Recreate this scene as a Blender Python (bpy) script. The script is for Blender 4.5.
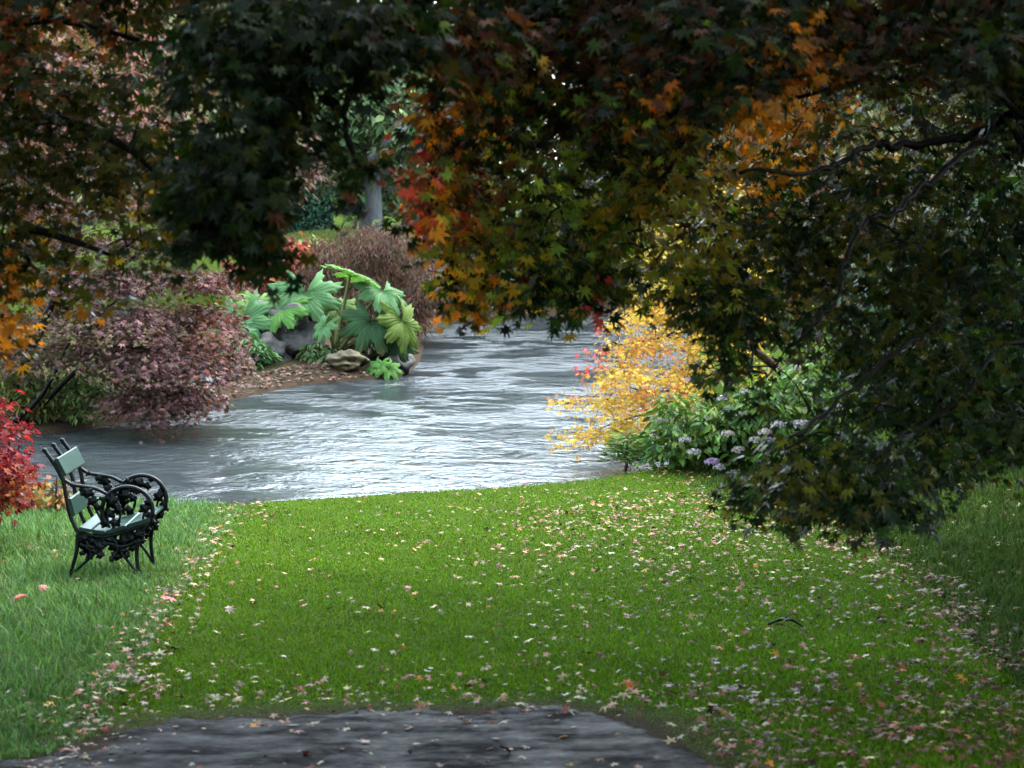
import bpy, bmesh, math, random
import numpy as np
from mathutils import Vector, Matrix

R = math.radians
for o in list(bpy.data.objects):
    bpy.data.objects.remove(o)
S = bpy.context.scene
COL = S.collection
rng = np.random.default_rng(11)
random.seed(5)

# ------------------------------------------------------------------ camera, sky, sun, exposure
F = 2000.0                                   # focal length in pixels of the 1024 wide frame
CAM = np.array([0.0, 0.0, 3.0])
PITCH = math.atan(204 / F)
cam_data = bpy.data.cameras.new('camera')
cam = bpy.data.objects.new('camera', cam_data)
COL.objects.link(cam)
cam.location = CAM
cam.rotation_euler = (R(90) - PITCH, 0, 0)
cam_data.sensor_width = 36
cam_data.lens = F * 36 / 1024
cam_data.clip_start = 0.1
cam_data.clip_end = 2000
cam_data.dof.use_dof = True
cam_data.dof.focus_distance = 17.0
cam_data.dof.aperture_fstop = 5.6
S.camera = cam

SUN_EL, SUN_AZ = 55, 50                      # degrees; azimuth clockwise from +Y (ahead, a little to the right)
world = bpy.data.worlds.new('World')
S.world = world
world.use_nodes = True
wn, wl = world.node_tree.nodes, world.node_tree.links
wn.clear()
sky = wn.new('ShaderNodeTexSky')
sky.sky_type = 'NISHITA'
sky.sun_disc = False
sky.sun_elevation = R(SUN_EL)
sky.sun_rotation = R(SUN_AZ)
sky.dust_density = 2.0
sky.air_density = 1.0
hs = wn.new('ShaderNodeHueSaturation')       # an overcast sky: hardly any blue left
hs.inputs['Saturation'].default_value = 0.55
hs.inputs['Hue'].default_value = 0.47
bg = wn.new('ShaderNodeBackground')
bg.inputs['Strength'].default_value = 0.15
wo = wn.new('ShaderNodeOutputWorld')
wl.new(sky.outputs[0], hs.inputs['Color'])
wl.new(hs.outputs[0], bg.inputs['Color'])
wl.new(bg.outputs[0], wo.inputs['Surface'])

sd = bpy.data.lights.new('sun', 'SUN')
sd.energy = 1.5
sd.angle = R(18)
sd.color = (1.0, 0.96, 0.9)
sun = bpy.data.objects.new('sun', sd)
COL.objects.link(sun)
sun.location = (0, 0, 30)
az, el = R(SUN_AZ), R(SUN_EL)
to_sun = Vector((math.sin(az) * math.cos(el), math.cos(az) * math.cos(el), math.sin(el)))
sun.rotation_euler = to_sun.to_track_quat('Z', 'Y').to_euler()

S.view_settings.view_transform = 'Standard'
S.view_settings.look = 'None'
S.view_settings.exposure = 3.6
S.view_settings.gamma = 1
S.view_settings.use_curve_mapping = False
S.render.engine = 'CYCLES'
S.cycles.max_bounces = 6
S.cycles.diffuse_bounces = 3
S.cycles.glossy_bounces = 3
S.cycles.transmission_bounces = 3
S.cycles.volume_bounces = 0
S.cycles.caustics_reflective = False
S.cycles.caustics_refractive = False
S.cycles.use_denoising = True
S.cycles.sample_clamp_indirect = 4

# ------------------------------------------------------------------ helpers: tagging, points, meshes
def tag(o, label=None, cat=None, group=None, kind=None):
    if label: o['label'] = label
    if cat: o['category'] = cat
    if group: o['group'] = group
    if kind: o['kind'] = kind
    return o


def empty(name, loc, label, cat, group=None, rz=0.0):
    o = bpy.data.objects.new(name, None)
    COL.objects.link(o)
    o.location = tuple(float(v) for v in loc)
    o.rotation_euler = (0, 0, rz)
    o.empty_display_size = 0.1
    return tag(o, label, cat, group)


_cp, _sp = math.cos(PITCH), math.sin(PITCH)


def P(px, py, d):
    """The point at world depth Y = d seen at pixel (px, py)."""
    a, b = (px - 512) / F, (384 - py) / F
    dy = _cp + b * _sp
    dz = -_sp + b * _cp
    t = d / dy
    return np.array([a * t, d, CAM[2] + dz * t])


def PV(px, py, d):
    a, b = (px - 512) / F, (384 - py) / F
    dy = _cp + b * _sp
    dz = -_sp + b * _cp
    t = d / dy
    return np.stack([a * t, d + 0 * t, CAM[2] + dz * t], 1)


def project(p):
    v = p - CAM
    dep = v[:, 1] * _cp - v[:, 2] * _sp
    up = v[:, 1] * _sp + v[:, 2] * _cp
    return 512 + F * v[:, 0] / dep, 384 - F * up / dep


def in_poly(x, y, poly):
    poly = np.asarray(poly, float)
    res = np.zeros(len(x), bool)
    j = len(poly) - 1
    for i in range(len(poly)):
        xi, yi = poly[i]
        xj, yj = poly[j]
        c = ((yi > y) != (yj > y)) & (x < (xj - xi) * (y - yi) / (yj - yi + 1e-12) + xi)
        res ^= c
        j = i
    return res


def poly_dist(x, y, poly):
    poly = np.asarray(poly, float)
    best = np.full(x.shape, 1e9)
    for i in range(len(poly)):
        a, b = poly[i], poly[(i + 1) % len(poly)]
        ab = b - a
        t = np.clip(((x - a[0]) * ab[0] + (y - a[1]) * ab[1]) / (ab @ ab + 1e-12), 0, 1)
        best = np.minimum(best, np.hypot(x - a[0] - t * ab[0], y - a[1] - t * ab[1]))
    return best


def mesh_np(name, verts, faces, mat, parent=None, colours=None, smooth=True):
    """faces: int array n x k (all with k corners)."""
    verts = np.asarray(verts, np.float32)
    faces = np.asarray(faces, np.int32)
    me = bpy.data.meshes.new(name)
    n, k = faces.shape
    me.vertices.add(len(verts))
    me.vertices.foreach_set('co', verts.ravel())
    me.loops.add(n * k)
    me.loops.foreach_set('vertex_index', faces.ravel())
    me.polygons.add(n)
    me.polygons.foreach_set('loop_start', np.arange(0, n * k, k, dtype=np.int32))
    me.polygons.foreach_set('use_smooth', np.full(n, smooth))
    me.update(calc_edges=True)
    if colours is not None:
        at = me.attributes.new('tint', 'FLOAT_COLOR', 'POINT')
        c4 = np.ones((len(verts), 4), np.float32)
        c4[:, :3] = colours
        at.data.foreach_set('color', c4.ravel())
    me.materials.append(mat)
    o = bpy.data.objects.new(name, me)
    COL.objects.link(o)
    if parent is not None:
        o.parent = parent
        o.matrix_parent_inverse = Matrix.Translation(-Vector(parent.location)) if parent.parent is None and parent.type == 'EMPTY' else Matrix()
    return o


class MB:
    """Collects quads and builds one mesh object."""
    def __init__(self):
        self.v, self.f, self.c, self.n = [], [], [], 0

    def add(self, v, f, col=None):
        v = np.asarray(v, float)
        self.v.append(v)
        self.f.append(np.asarray(f, int) + self.n)
        if col is not None:
            self.c.append(np.broadcast_to(np.asarray(col, float), v.shape))
        self.n += len(v)

    def tube(self, pts, rad, sides=8, col=None, cap=True):
        pts = np.asarray(pts, float)
        rad = np.broadcast_to(np.asarray(rad, float), (len(pts),))
        tan = np.gradient(pts, axis=0)
        tan /= np.linalg.norm(tan, axis=1, keepdims=True) + 1e-9
        ref = np.array([0, 0, 1.0]) if abs(tan[0][2]) < 0.9 else np.array([1.0, 0, 0])
        u = np.cross(tan[0], ref)
        u /= np.linalg.norm(u)
        ang = np.arange(sides) * 2 * np.pi / sides
        rings = []
        for i in range(len(pts)):
            u = u - tan[i] * (u @ tan[i])
            u /= np.linalg.norm(u) + 1e-9
            w = np.cross(tan[i], u)
            rings.append(pts[i] + rad[i] * (np.cos(ang)[:, None] * u + np.sin(ang)[:, None] * w))
        v = np.concatenate(rings)
        f = []
        for i in range(len(pts) - 1):
            for j in range(sides):
                j2 = (j + 1) % sides
                f.append((i * sides + j, i * sides + j2, (i + 1) * sides + j2, (i + 1) * sides + j))
        if cap:
            nv = len(v)
            v = np.vstack([v, pts[0] - tan[0] * rad[0] * .3, pts[-1] + tan[-1] * rad[-1] * .3])
            for j in range(sides):
                j2 = (j + 1) % sides
                f.append((nv, j2, j, nv))
                f.append((nv + 1, (len(pts) - 1) * sides + j, (len(pts) - 1) * sides + j2, nv + 1))
        self.add(v, f, col)

    def box(self, c, ax, ay, az, bev=0.0):
        """A box at c with half axes ax, ay, az (vectors), its long edges chamfered."""
        c, ax, ay, az = (np.asarray(q, float) for q in (c, ax, ay, az))
        if bev <= 0:
            prof = [(-1, -1), (1, -1), (1, 1), (-1, 1)]
        else:
            bx, bz = bev / np.linalg.norm(ax), bev / np.linalg.norm(az)
            prof = [(-1 + bx, -1), (1 - bx, -1), (1, -1 + bz), (1, 1 - bz), (1 - bx, 1), (-1 + bx, 1), (-1, 1 - bz), (-1, -1 + bz)]
        m = len(prof)
        v = [c + ax * p + az * q - ay for p, q in prof] + [c + ax * p + az * q + ay for p, q in prof]
        f = [(i, (i + 1) % m, m + (i + 1) % m, m + i) for i in range(m)]
        k = len(v)
        v += [c - ay, c + ay]
        for i in range(m):
            f.append((k, (i + 1) % m, i, k))
            f.append((k + 1, m + i, m + (i + 1) % m, k + 1))
        self.add(v, f)

    def build(self, name, mat, parent=None, smooth=True):
        v = np.concatenate(self.v)
        f = np.concatenate(self.f)
        c = np.concatenate(self.c) if self.c else None
        # degenerate quads (a repeated corner) become triangles
        tri = f[:, 0] == f[:, 3]
        if not tri.any():
            return mesh_np(name, v, f, mat, parent, c, smooth)
        me = bpy.data.meshes.new(name)
        me.from_pydata(v.tolist(), [], [tuple(q[:3]) if t else tuple(q) for q, t in zip(f.tolist(), tri)])
        me.polygons.foreach_set('use_smooth', np.full(len(me.polygons), smooth))
        if c is not None:
            at = me.attributes.new('tint', 'FLOAT_COLOR', 'POINT')
            c4 = np.ones((len(v), 4), np.float32)
            c4[:, :3] = c
            at.data.foreach_set('color', c4.ravel())
        me.materials.append(mat)
        o = bpy.data.objects.new(name, me)
        COL.objects.link(o)
        if parent is not None:
            o.parent = parent
            if parent.type == 'EMPTY' and parent.parent is None:
                o.matrix_parent_inverse = Matrix.Translation(-Vector(parent.location))
        return o


def smooth_path(pts, n=6):
    """Catmull-Rom through the points."""
    p = np.asarray(pts, float)
    q = np.vstack([2 * p[0] - p[1], p, 2 * p[-1] - p[-2]])
    out = []
    for i in range(1, len(q) - 2):
        for t in np.arange(n) / n:
            a, b, c, d = q[i - 1], q[i], q[i + 1], q[i + 2]
            out.append(.5 * (2 * b + (c - a) * t + (2 * a - 5 * b + 4 * c - d) * t * t + (3 * b - a - 3 * c + d) * t ** 3))
    out.append(p[-1])
    return np.array(out)


def unit(v):
    return v / (np.linalg.norm(v, axis=-1, keepdims=True) + 1e-9)


# ------------------------------------------------------------------ materials
def new_mat(name):
    m = bpy.data.materials.new(name)
    m.use_nodes = True
    nt = m.node_tree
    nt.nodes.clear()
    out = nt.nodes.new('ShaderNodeOutputMaterial')
    b = nt.nodes.new('ShaderNodeBsdfPrincipled')
    nt.links.new(b.outputs[0], out.inputs['Surface'])
    return m, nt, b, out


def noise(nt, scale, detail=4, rough=.55, vec=None, dist=0.0):
    n = nt.nodes.new('ShaderNodeTexNoise')
    n.inputs['Scale'].default_value = scale
    n.inputs['Detail'].default_value = detail
    n.inputs['Roughness'].default_value = rough
    n.inputs['Distortion'].default_value = dist
    if vec is not None:
        nt.links.new(vec, n.inputs['Vector'])
    return n


def ramp(nt, fac, stops):
    r = nt.nodes.new('ShaderNodeValToRGB')
    e = r.color_ramp.elements
    while len(e) < len(stops):
        e.new(.5)
    for i, (p, c) in enumerate(stops):
        e[i].position = p
        e[i].color = (*c, 1) if len(c) == 3 else c
    nt.links.new(fac, r.inputs[0])
    return r


def mixc(nt, fac, a, b, mode='MIX'):
    m = nt.nodes.new('ShaderNodeMix')
    m.data_type = 'RGBA'
    m.blend_type = mode
    for sock, v in ((m.inputs[0], fac), (m.inputs[6], a), (m.inputs[7], b)):
        if isinstance(v, (int, float)):
            sock.default_value = v
        elif isinstance(v, tuple):
            sock.default_value = (*v, 1)
        else:
            nt.links.new(v, sock)
    return m.outputs[2]


def objpos(nt):
    return nt.nodes.new('ShaderNodeTexCoord').outputs['Object']


def leaf_mat(name, rough=.38, spec=.5, trans=.3, warm=(1.15, 1.05, .6)):
    """Leaves with a tint of their own each; light shines through thin blades."""
    m, nt, b, out = new_mat(name)
    at = nt.nodes.new('ShaderNodeAttribute')
    at.attribute_name = 'tint'
    nz = noise(nt, 9, 3, .6, objpos(nt))
    c = mixc(nt, nz.outputs['Fac'], at.outputs['Color'], mixc(nt, 1.0, at.outputs['Color'], (.62, .66, .6), 'MULTIPLY'))
    nt.links.new(c, b.inputs['Base Color'])
    b.inputs['Roughness'].default_value = rough
    b.inputs['Specular IOR Level'].default_value = spec
    if trans > 0:
        t = nt.nodes.new('ShaderNodeBsdfTranslucent')
        nt.links.new(mixc(nt, 1.0, c, warm, 'MULTIPLY'), t.inputs['Color'])
        mx = nt.nodes.new('ShaderNodeMixShader')
        mx.inputs[0].default_value = trans
        nt.links.new(b.outputs[0], mx.inputs[1])
        nt.links.new(t.outputs[0], mx.inputs[2])
        nt.links.new(mx.outputs[0], out.inputs['Surface'])
    return m


def bark_mat(name, c1, c2, scale=14, rough=.75):
    m, nt, b, out = new_mat(name)
    tc = objpos(nt)
    mp = nt.nodes.new('ShaderNodeMapping')
    mp.inputs['Scale'].default_value = (1, 1, .25)
    nt.links.new(tc, mp.inputs['Vector'])
    n = noise(nt, scale, 6, .65, mp.outputs[0])
    r = ramp(nt, n.outputs['Fac'], [(.3, c1), (.7, c2)])
    nt.links.new(r.outputs[0], b.inputs['Base Color'])
    b.inputs['Roughness'].default_value = rough
    b.inputs['Specular IOR Level'].default_value = .12
    bp = nt.nodes.new('ShaderNodeBump')
    bp.inputs['Strength'].default_value = .6
    bp.inputs['Distance'].default_value = .02
    nt.links.new(n.outputs['Fac'], bp.inputs['Height'])
    nt.links.new(bp.outputs[0], b.inputs['Normal'])
    return m


M = {}
M['maple'] = leaf_mat('wet_maple_leaves', .36, .24, .42, (1.6, 1.45, .6))
M['foliage'] = leaf_mat('garden_foliage', .55, .16, .28)
M['far_foliage'] = leaf_mat('far_foliage', .8, .06, .2)
M['glow_leaf'] = leaf_mat('thin_autumn_leaves', .55, .15, .4, (1.1, 1.0, .75))
M['gunnera'] = leaf_mat('giant_rhubarb_leaf', .6, .12, .3, (1.0, 1.1, .6))
M['grass'] = leaf_mat('grass_blades', .7, .08, .3, (1.0, 1.1, .4))
M['litter'] = leaf_mat('fallen_leaf_litter', .5, .2, 0)
M['bark'] = bark_mat('dark_wet_bark', (.006, .0055, .005), (.018, .015, .013), 14, .6)
M['grey_bark'] = bark_mat('grey_bark', (.05, .055, .06), (.13, .135, .14), 9)
M['brown_twig'] = bark_mat('brown_twigs', (.03, .018, .014), (.08, .05, .035), 20)
M['petal'] = leaf_mat('hydrangea_petals', .7, .2, .25, (1, 1, 1))


def iron_mat():
    m, nt, b, out = new_mat('cast_iron_dark_green_paint')
    n = noise(nt, 60, 4, .6, objpos(nt))
    r = ramp(nt, n.outputs['Fac'], [(.35, (.004, .008, .008)), (.75, (.011, .02, .02))])
    nt.links.new(r.outputs[0], b.inputs['Base Color'])
    b.inputs['Roughness'].default_value = .38
    b.inputs['Specular IOR Level'].default_value = .25
    bp = nt.nodes.new('ShaderNodeBump')
    bp.inputs['Strength'].default_value = .35
    bp.inputs['Distance'].default_value = .004
    nt.links.new(n.outputs['Fac'], bp.inputs['Height'])
    nt.links.new(bp.outputs[0], b.inputs['Normal'])
    return m


def board_mat():
    m, nt, b, out = new_mat('wet_green_painted_boards')
    tc = objpos(nt)
    mp = nt.nodes.new('ShaderNodeMapping')
    mp.inputs['Scale'].default_value = (10, 1.2, 10)
    nt.links.new(tc, mp.inputs['Vector'])
    n = noise(nt, 6, 5, .6, mp.outputs[0])
    r = ramp(nt, n.outputs['Fac'], [(.3, (.010, .042, .030)), (.7, (.026, .074, .055))])
    nt.links.new(r.outputs[0], b.inputs['Base Color'])
    b.inputs['Roughness'].default_value = .36
    b.inputs['Specular IOR Level'].default_value = .28
    bp = nt.nodes.new('ShaderNodeBump')
    bp.inputs['Strength'].default_value = .25
    bp.inputs['Distance'].default_value = .003
    nt.links.new(n.outputs['Fac'], bp.inputs['Height'])
    nt.links.new(bp.outputs[0], b.inputs['Normal'])
    return m


M['iron'] = iron_mat()
M['board'] = board_mat()


def rock_mat(name, c1, c2, c3, scale=3.0):
    m, nt, b, out = new_mat(name)
    tc = objpos(nt)
    n = noise(nt, scale, 8, .65, tc, .4)
    r = ramp(nt, n.outputs['Fac'], [(.3, c1), (.52, c2), (.72, c3)])
    nt.links.new(r.outputs[0], b.inputs['Base Color'])
    b.inputs['Roughness'].default_value = .55
    bp = nt.nodes.new('ShaderNodeBump')
    bp.inputs['Strength'].default_value = .8
    bp.inputs['Distance'].default_value = .06
    nt.links.new(n.outputs['Fac'], bp.inputs['Height'])
    nt.links.new(bp.outputs[0], b.inputs['Normal'])
    return m


M['rock'] = rock_mat('grey_rock', (.012, .011, .010), (.042, .038, .034), (.12, .115, .105), 7)
M['moss_rock'] = rock_mat('mossy_brown_rock', (.035, .028, .014), (.10, .075, .03), (.12, .12, .04), 4)

# ------------------------------------------------------------------ terrain
RIVER = [(-40, 16), (-14, 17.4), (-4.5, 17.95), (-2.4, 17.65), (-1.45, 18.1), (-.3, 18.75), (.85, 19.55), (1.6, 20.4),
         (2.2, 24), (2.6, 30), (3.4, 38), (6, 42), (40, 43), (40, 47), (4, 45), (0, 44.2), (-1.5, 42), (-1.75, 38.7),
         (-1.5, 33), (-1.72, 30.3), (-3.1, 29.3), (-3.7, 27.6), (-4.6, 25.2), (-5.4, 23.6), (-8, 22.6), (-14, 22), (-40, 22)]
_gy = np.linspace(-30, 60, 901)
_gz = np.interp(_gy, [-30, 0, 7, 10, 13, 16, 18.6, 21, 60], [2.6, 1.45, .94, .68, .44, .24, .10, .10, .5])
_k = np.exp(-np.linspace(-2, 2, 25) ** 2)
_gz = np.convolve(np.pad(_gz, 12, mode='edge'), _k / _k.sum(), 'valid')


def side_far(x, y):
    """1 on the land across the river, 0 on the near and right hand land."""
    return ((y > 20.2 + np.maximum(0, -x - 6) * 0) & (x < 2.0 + (y - 20) * .02) & ~((x > 0.5) & (y < 43))) | (y > 43.3)


def height(x, y):
    x, y = np.asarray(x, float), np.asarray(y, float)
    d = poly_dist(x, y, RIVER)
    ins = in_poly(x, y, RIVER)
    far = side_far(x, y)
    near_h = np.interp(y, _gy, _gz) + np.where(x > 3, np.minimum((x - 3) * .05, .6), 0) + .02 * np.sin(x * 1.3) * np.sin(y * .9 + .5)
    rise = np.where(y > 40, .32 + .11 * d, .12 + .07 * d)
    far_h = np.minimum(rise, 1.22 + .012 * d) + .06 * np.sin(x * 1.7 + y * .6)
    base = np.where(far, far_h, near_h)
    lip = .035 + np.where(far, .3, .6) * d
    land = np.minimum(base, lip)
    return np.where(ins, -np.minimum(.9, .02 + d * .5), land)


def hz(x, y):
    return float(height(np.array([x]), np.array([y]))[0])


def G(px, py):
    """The ground point seen at a pixel."""
    ds = np.linspace(4, 90, 4000)
    pts = PV(np.full(4000, px), np.full(4000, py), ds)
    h = np.maximum(height(pts[:, 0], pts[:, 1]), -5)
    i = np.argmax(pts[:, 2] <= h)
    return pts[i]


def ground_material():
    m, nt, b, out = new_mat('garden_ground')
    tc = objpos(nt)
    n1 = noise(nt, .7, 5, .6, tc)
    n2 = noise(nt, 35, 4, .7, tc)
    lawn = ramp(nt, n1.outputs['Fac'], [(.3, (.03, .062, .004)), (.7, (.055, .09, .007))])
    fine = mixc(nt, .55, lawn.outputs[0], ramp(nt, n2.outputs['Fac'], [(.3, (.012, .02, .003)), (.7, (.045, .08, .01))]).outputs[0])
    soil = ramp(nt, n2.outputs['Fac'], [(.3, (.018, .013, .009)), (.7, (.06, .042, .028))])
    at = nt.nodes.new('ShaderNodeAttribute')
    at.attribute_name = 'tint'
    sep = nt.nodes.new('ShaderNodeSeparateColor')
    nt.links.new(at.outputs['Color'], sep.inputs[0])
    c = mixc(nt, sep.outputs[0], fine, soil.outputs[0])
    nt.links.new(c, b.inputs['Base Color'])
    b.inputs['Roughness'].default_value = .9
    b.inputs['Specular IOR Level'].default_value = .02
    bp = nt.nodes.new('ShaderNodeBump')
    bp.inputs['Strength'].default_value = .5
    bp.inputs['Distance'].default_value = .03
    nt.links.new(n2.outputs['Fac'], bp.inputs['Height'])
    nt.links.new(bp.outputs[0], b.inputs['Normal'])
    return m


def axis(lo, hi, fine_lo, fine_hi, step, coarse):
    a = list(np.arange(fine_lo, fine_hi + 1e-6, step))
    q, s = fine_lo, step
    while q > lo:
        s = min(s * 1.3, coarse)
        q -= s
        a.insert(0, q)
    q, s = fine_hi, step
    while q < hi:
        s = min(s * 1.3, coarse)
        q += s
        a.append(q)
    return np.array(a)


PATH = [(-30, 1.0), (-8, 3.6), (-3.0, 5.6), (-2.0, 6.6), (-1.66, 7.1), (-1.52, 7.55), (-1.2, 7.84), (-.7, 7.97), (-.3, 7.92), (.1, 7.98), (.35, 7.82), (.5, 7.62), (.58, 7.36), (.64, 7.0), (.9, 6.2), (3.5, 5.2), (9, 4.0), (30, 1), (30, -6), (-30, -6)]
gx = axis(-300, 300, -12, 14, .14, 30)
gy = axis(-60, 500, 5, 48, .14, 30)
XX, YY = np.meshgrid(gx, gy)
fx, fy = XX.ravel(), YY.ravel()
gh = height(fx, fy)
nx, ny = len(gx), len(gy)
idx = np.arange(nx * ny).reshape(ny, nx)
gf = np.stack([idx[:-1, :-1].ravel(), idx[:-1, 1:].ravel(), idx[1:, 1:].ravel(), idx[1:, :-1].ravel()], 1)
soilness = np.zeros(len(fx))
dr = poly_dist(fx, fy, RIVER)
inr = in_poly(fx, fy, RIVER)
farm = side_far(fx, fy)
soilness = np.where(inr, 1, soilness)
soilness = np.where(farm & ~inr, np.clip(1.3 - dr / 4 + .3 * np.sin(fx * 2) * np.sin(fy * 1.7), 0, 1), soilness)
soilness = np.where(farm & (fx < -2) & (fy < 36), np.maximum(soilness, .7), soilness)
soilness = np.where(~farm & ~inr & (dr < .12), .7, soilness)
dpth = poly_dist(fx, fy, PATH) * np.where(in_poly(fx, fy, PATH), -1, 1)
soilness = np.maximum(soilness, np.clip(1 - dpth / .35, 0, 1))
gcol = np.stack([soilness] * 3, 1)
ground = mesh_np('ground', np.stack([fx, fy, gh], 1), gf, ground_material(), None, gcol)
tag(ground, 'mown green lawn sloping down to the river and rough banks across it', 'ground', kind='structure')

# the wet path in the foreground: a sheet a few millimetres above the soil
def path_material():
    m, nt, b, out = new_mat('wet_muddy_path')
    tc = objpos(nt)
    mp = nt.nodes.new('ShaderNodeMapping')
    mp.inputs['Scale'].default_value = (.8, 1.2, 1)
    nt.links.new(tc, mp.inputs['Vector'])
    n1 = noise(nt, 4.5, 10, .78, mp.outputs[0], .1)
    n2 = noise(nt, 45, 5, .7, tc)
    c = ramp(nt, n2.outputs['Fac'], [(.3, (.006, .006, .007)), (.7, (.018, .016, .017))])
    nt.links.new(c.outputs[0], b.inputs['Base Color'])
    rr = ramp(nt, n1.outputs['Fac'], [(.34, (.34,) * 3), (.6, (.6,) * 3)])
    nt.links.new(rr.outputs[0], b.inputs['Roughness'])
    nt.links.new(ramp(nt, n1.outputs['Fac'], [(.40, (.017,) * 3), (.6, (.002,) * 3)]).outputs[0], b.inputs['Specular IOR Level'])
    wet = ramp(nt, n1.outputs['Fac'], [(.34, (.8,) * 3), (.6, (1.0,) * 3)])
    bp = nt.nodes.new('ShaderNodeBump')
    bp.inputs['Distance'].default_value = .004
    nt.links.new(wet.outputs[0], bp.inputs['Strength'])
    nt.links.new(n2.outputs['Fac'], bp.inputs['Height'])
    nt.links.new(bp.outputs[0], b.inputs['Normal'])
    return m


px_ = axis(-30, 30, -4, 4, .06, 1)
py_ = axis(-6, 8.5, 5.5, 8.4, .05, .6)
PX, PY = np.meshgrid(px_, py_)
qx, qy = PX.ravel(), PY.ravel()
sdist = poly_dist(qx, qy, PATH) * np.where(in_poly(qx, qy, PATH), 1, -1)
wob = .06 * np.sin(qx * 9 + np.sin(qx * 4)) + .05 * np.sin(qx * 23 + qy * 9) + .035 * np.sin(qx * 61 + 3 * np.sin(qy * 31))
pz = height(qx, qy) + np.clip((sdist + wob) * .3, -.05, .012)
idp = np.arange(len(px_) * len(py_)).reshape(len(py_), len(px_))
pf = np.stack([idp[:-1, :-1].ravel(), idp[:-1, 1:].ravel(), idp[1:, 1:].ravel(), idp[1:, :-1].ravel()], 1)
keep = (sdist + wob)[pf].max(1) > -.06
path = mesh_np('path', np.stack([qx, qy, pz], 1), pf[keep], path_material())
tag(path, 'dark wet muddy path crossing the foreground', 'path', kind='structure')


# water
def water_material():
    m, nt, b, out = new_mat('river_water')
    tc = objpos(nt)
    b.inputs['Base Color'].default_value = (.055, .068, .070, 1)
    b.inputs['Roughness'].default_value = .1
    b.inputs['IOR'].default_value = 1.4
    mp = nt.nodes.new('ShaderNodeMapping')
    mp.inputs['Rotation'].default_value = (0, 0, R(18))
    mp.inputs['Scale'].default_value = (1.0, 1.15, 1)
    nt.links.new(tc, mp.inputs['Vector'])
    a = noise(nt, 2.1, 4, .62, mp.outputs[0], .8)
    c = noise(nt, 11, 3, .6, mp.outputs[0], .3)
    big = noise(nt, .55, 3, .6, mp.outputs[0], .6)
    mask = ramp(nt, big.outputs['Fac'], [(.44, (.2,) * 3), (.56, (1.0,) * 3)])
    h = nt.nodes.new('ShaderNodeMath')
    h.operation = 'MULTIPLY_ADD'
    nt.links.new(c.outputs['Fac'], h.inputs[0])
    h.inputs[1].default_value = .16
    nt.links.new(a.outputs['Fac'], h.inputs[2])
    bp = nt.nodes.new('ShaderNodeBump')
    bp.inputs['Distance'].default_value = .105
    nt.links.new(mask.outputs[0], bp.inputs['Strength'])
    nt.links.new(h.outputs[0], bp.inputs['Height'])
    nt.links.new(bp.outputs[0], b.inputs['Normal'])
    return m


wx = np.array([-60, 60.0, 60, -60])
wyy = np.array([12.0, 12, 52, 52])
# one sheet, cut to the river with a margin that the banks cover
ax_ = axis(-42, 42, -8, 8, .5, 4)
ay_ = axis(14, 49, 17, 46, .5, 2)
AX, AY = np.meshgrid(ax_, ay_)
wxv, wyv = AX.ravel(), AY.ravel()
sdw = poly_dist(wxv, wyv, RIVER) * np.where(in_poly(wxv, wyv, RIVER), 1, -1)
idw = np.arange(len(wxv)).reshape(len(ay_), len(ax_))
wf = np.stack([idw[:-1, :-1].ravel(), idw[:-1, 1:].ravel(), idw[1:, 1:].ravel(), idw[1:, :-1].ravel()], 1)
wf = wf[sdw[wf].max(1) > -.6]
river = mesh_np('river', np.stack([wxv, wyv, np.zeros(len(wxv))], 1), wf, water_material())
tag(river, 'rippled grey river flowing past the lawn', 'river', kind='structure')

# ------------------------------------------------------------------ leaves
def star_leaf(lobes, sinus=.36, droop=.18):
    """Palmate leaf: base at the origin, tip along +Y, one quad per lobe."""
    angs = np.linspace(-1, 1, lobes) * R(118 if lobes > 5 else 105)
    lens = .62 - .36 * (np.abs(angs) / R(118)) ** 1.6
    c = np.array([0, .36, 0.03])
    v = [c]
    sin_a = [angs[0] - R(30)] + [(angs[i] + angs[i + 1]) / 2 for i in range(lobes - 1)] + [angs[-1] + R(30)]
    for i, a in enumerate(sin_a):
        r = sinus * .46
        v.append(c + np.array([math.sin(a) * r, math.cos(a) * r, 0.0]))
    for a, l in zip(angs, lens):
        v.append(c + np.array([math.sin(a) * l, math.cos(a) * l, -droop * (l ** 1.3)]))
    f = [(0, 1 + i, 2 + lobes + i, 2 + i) for i in range(lobes)]
    return np.array(v), np.array(f)


MAPLE5 = star_leaf(5, .46)
MAPLE7 = star_leaf(7, .5)
OVATE = (np.array([(0, 0, 0), (-.24, .38, .05), (0, .42, -.02), (.24, .38, .05), (-.16, .75, .02), (0, .78, -.05), (.16, .75, .02), (0, 1.05, -.14)]),
         np.array([(0, 2, 1, 0), (0, 3, 2, 0), (1, 2, 5, 4), (2, 3, 6, 5), (4, 5, 7, 4), (5, 6, 7, 5)]))
DIAMOND = (np.array([(0, 0, 0), (-.34, .5, .06), (0, 1, -.1), (.34, .5, .06)]), np.array([(0, 1, 2, 3)]))
NARROW = (np.array([(0, 0, 0), (-.09, .45, .02), (0, 1, -.16), (.09, .45, .02)]), np.array([(0, 1, 2, 3)]))


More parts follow.
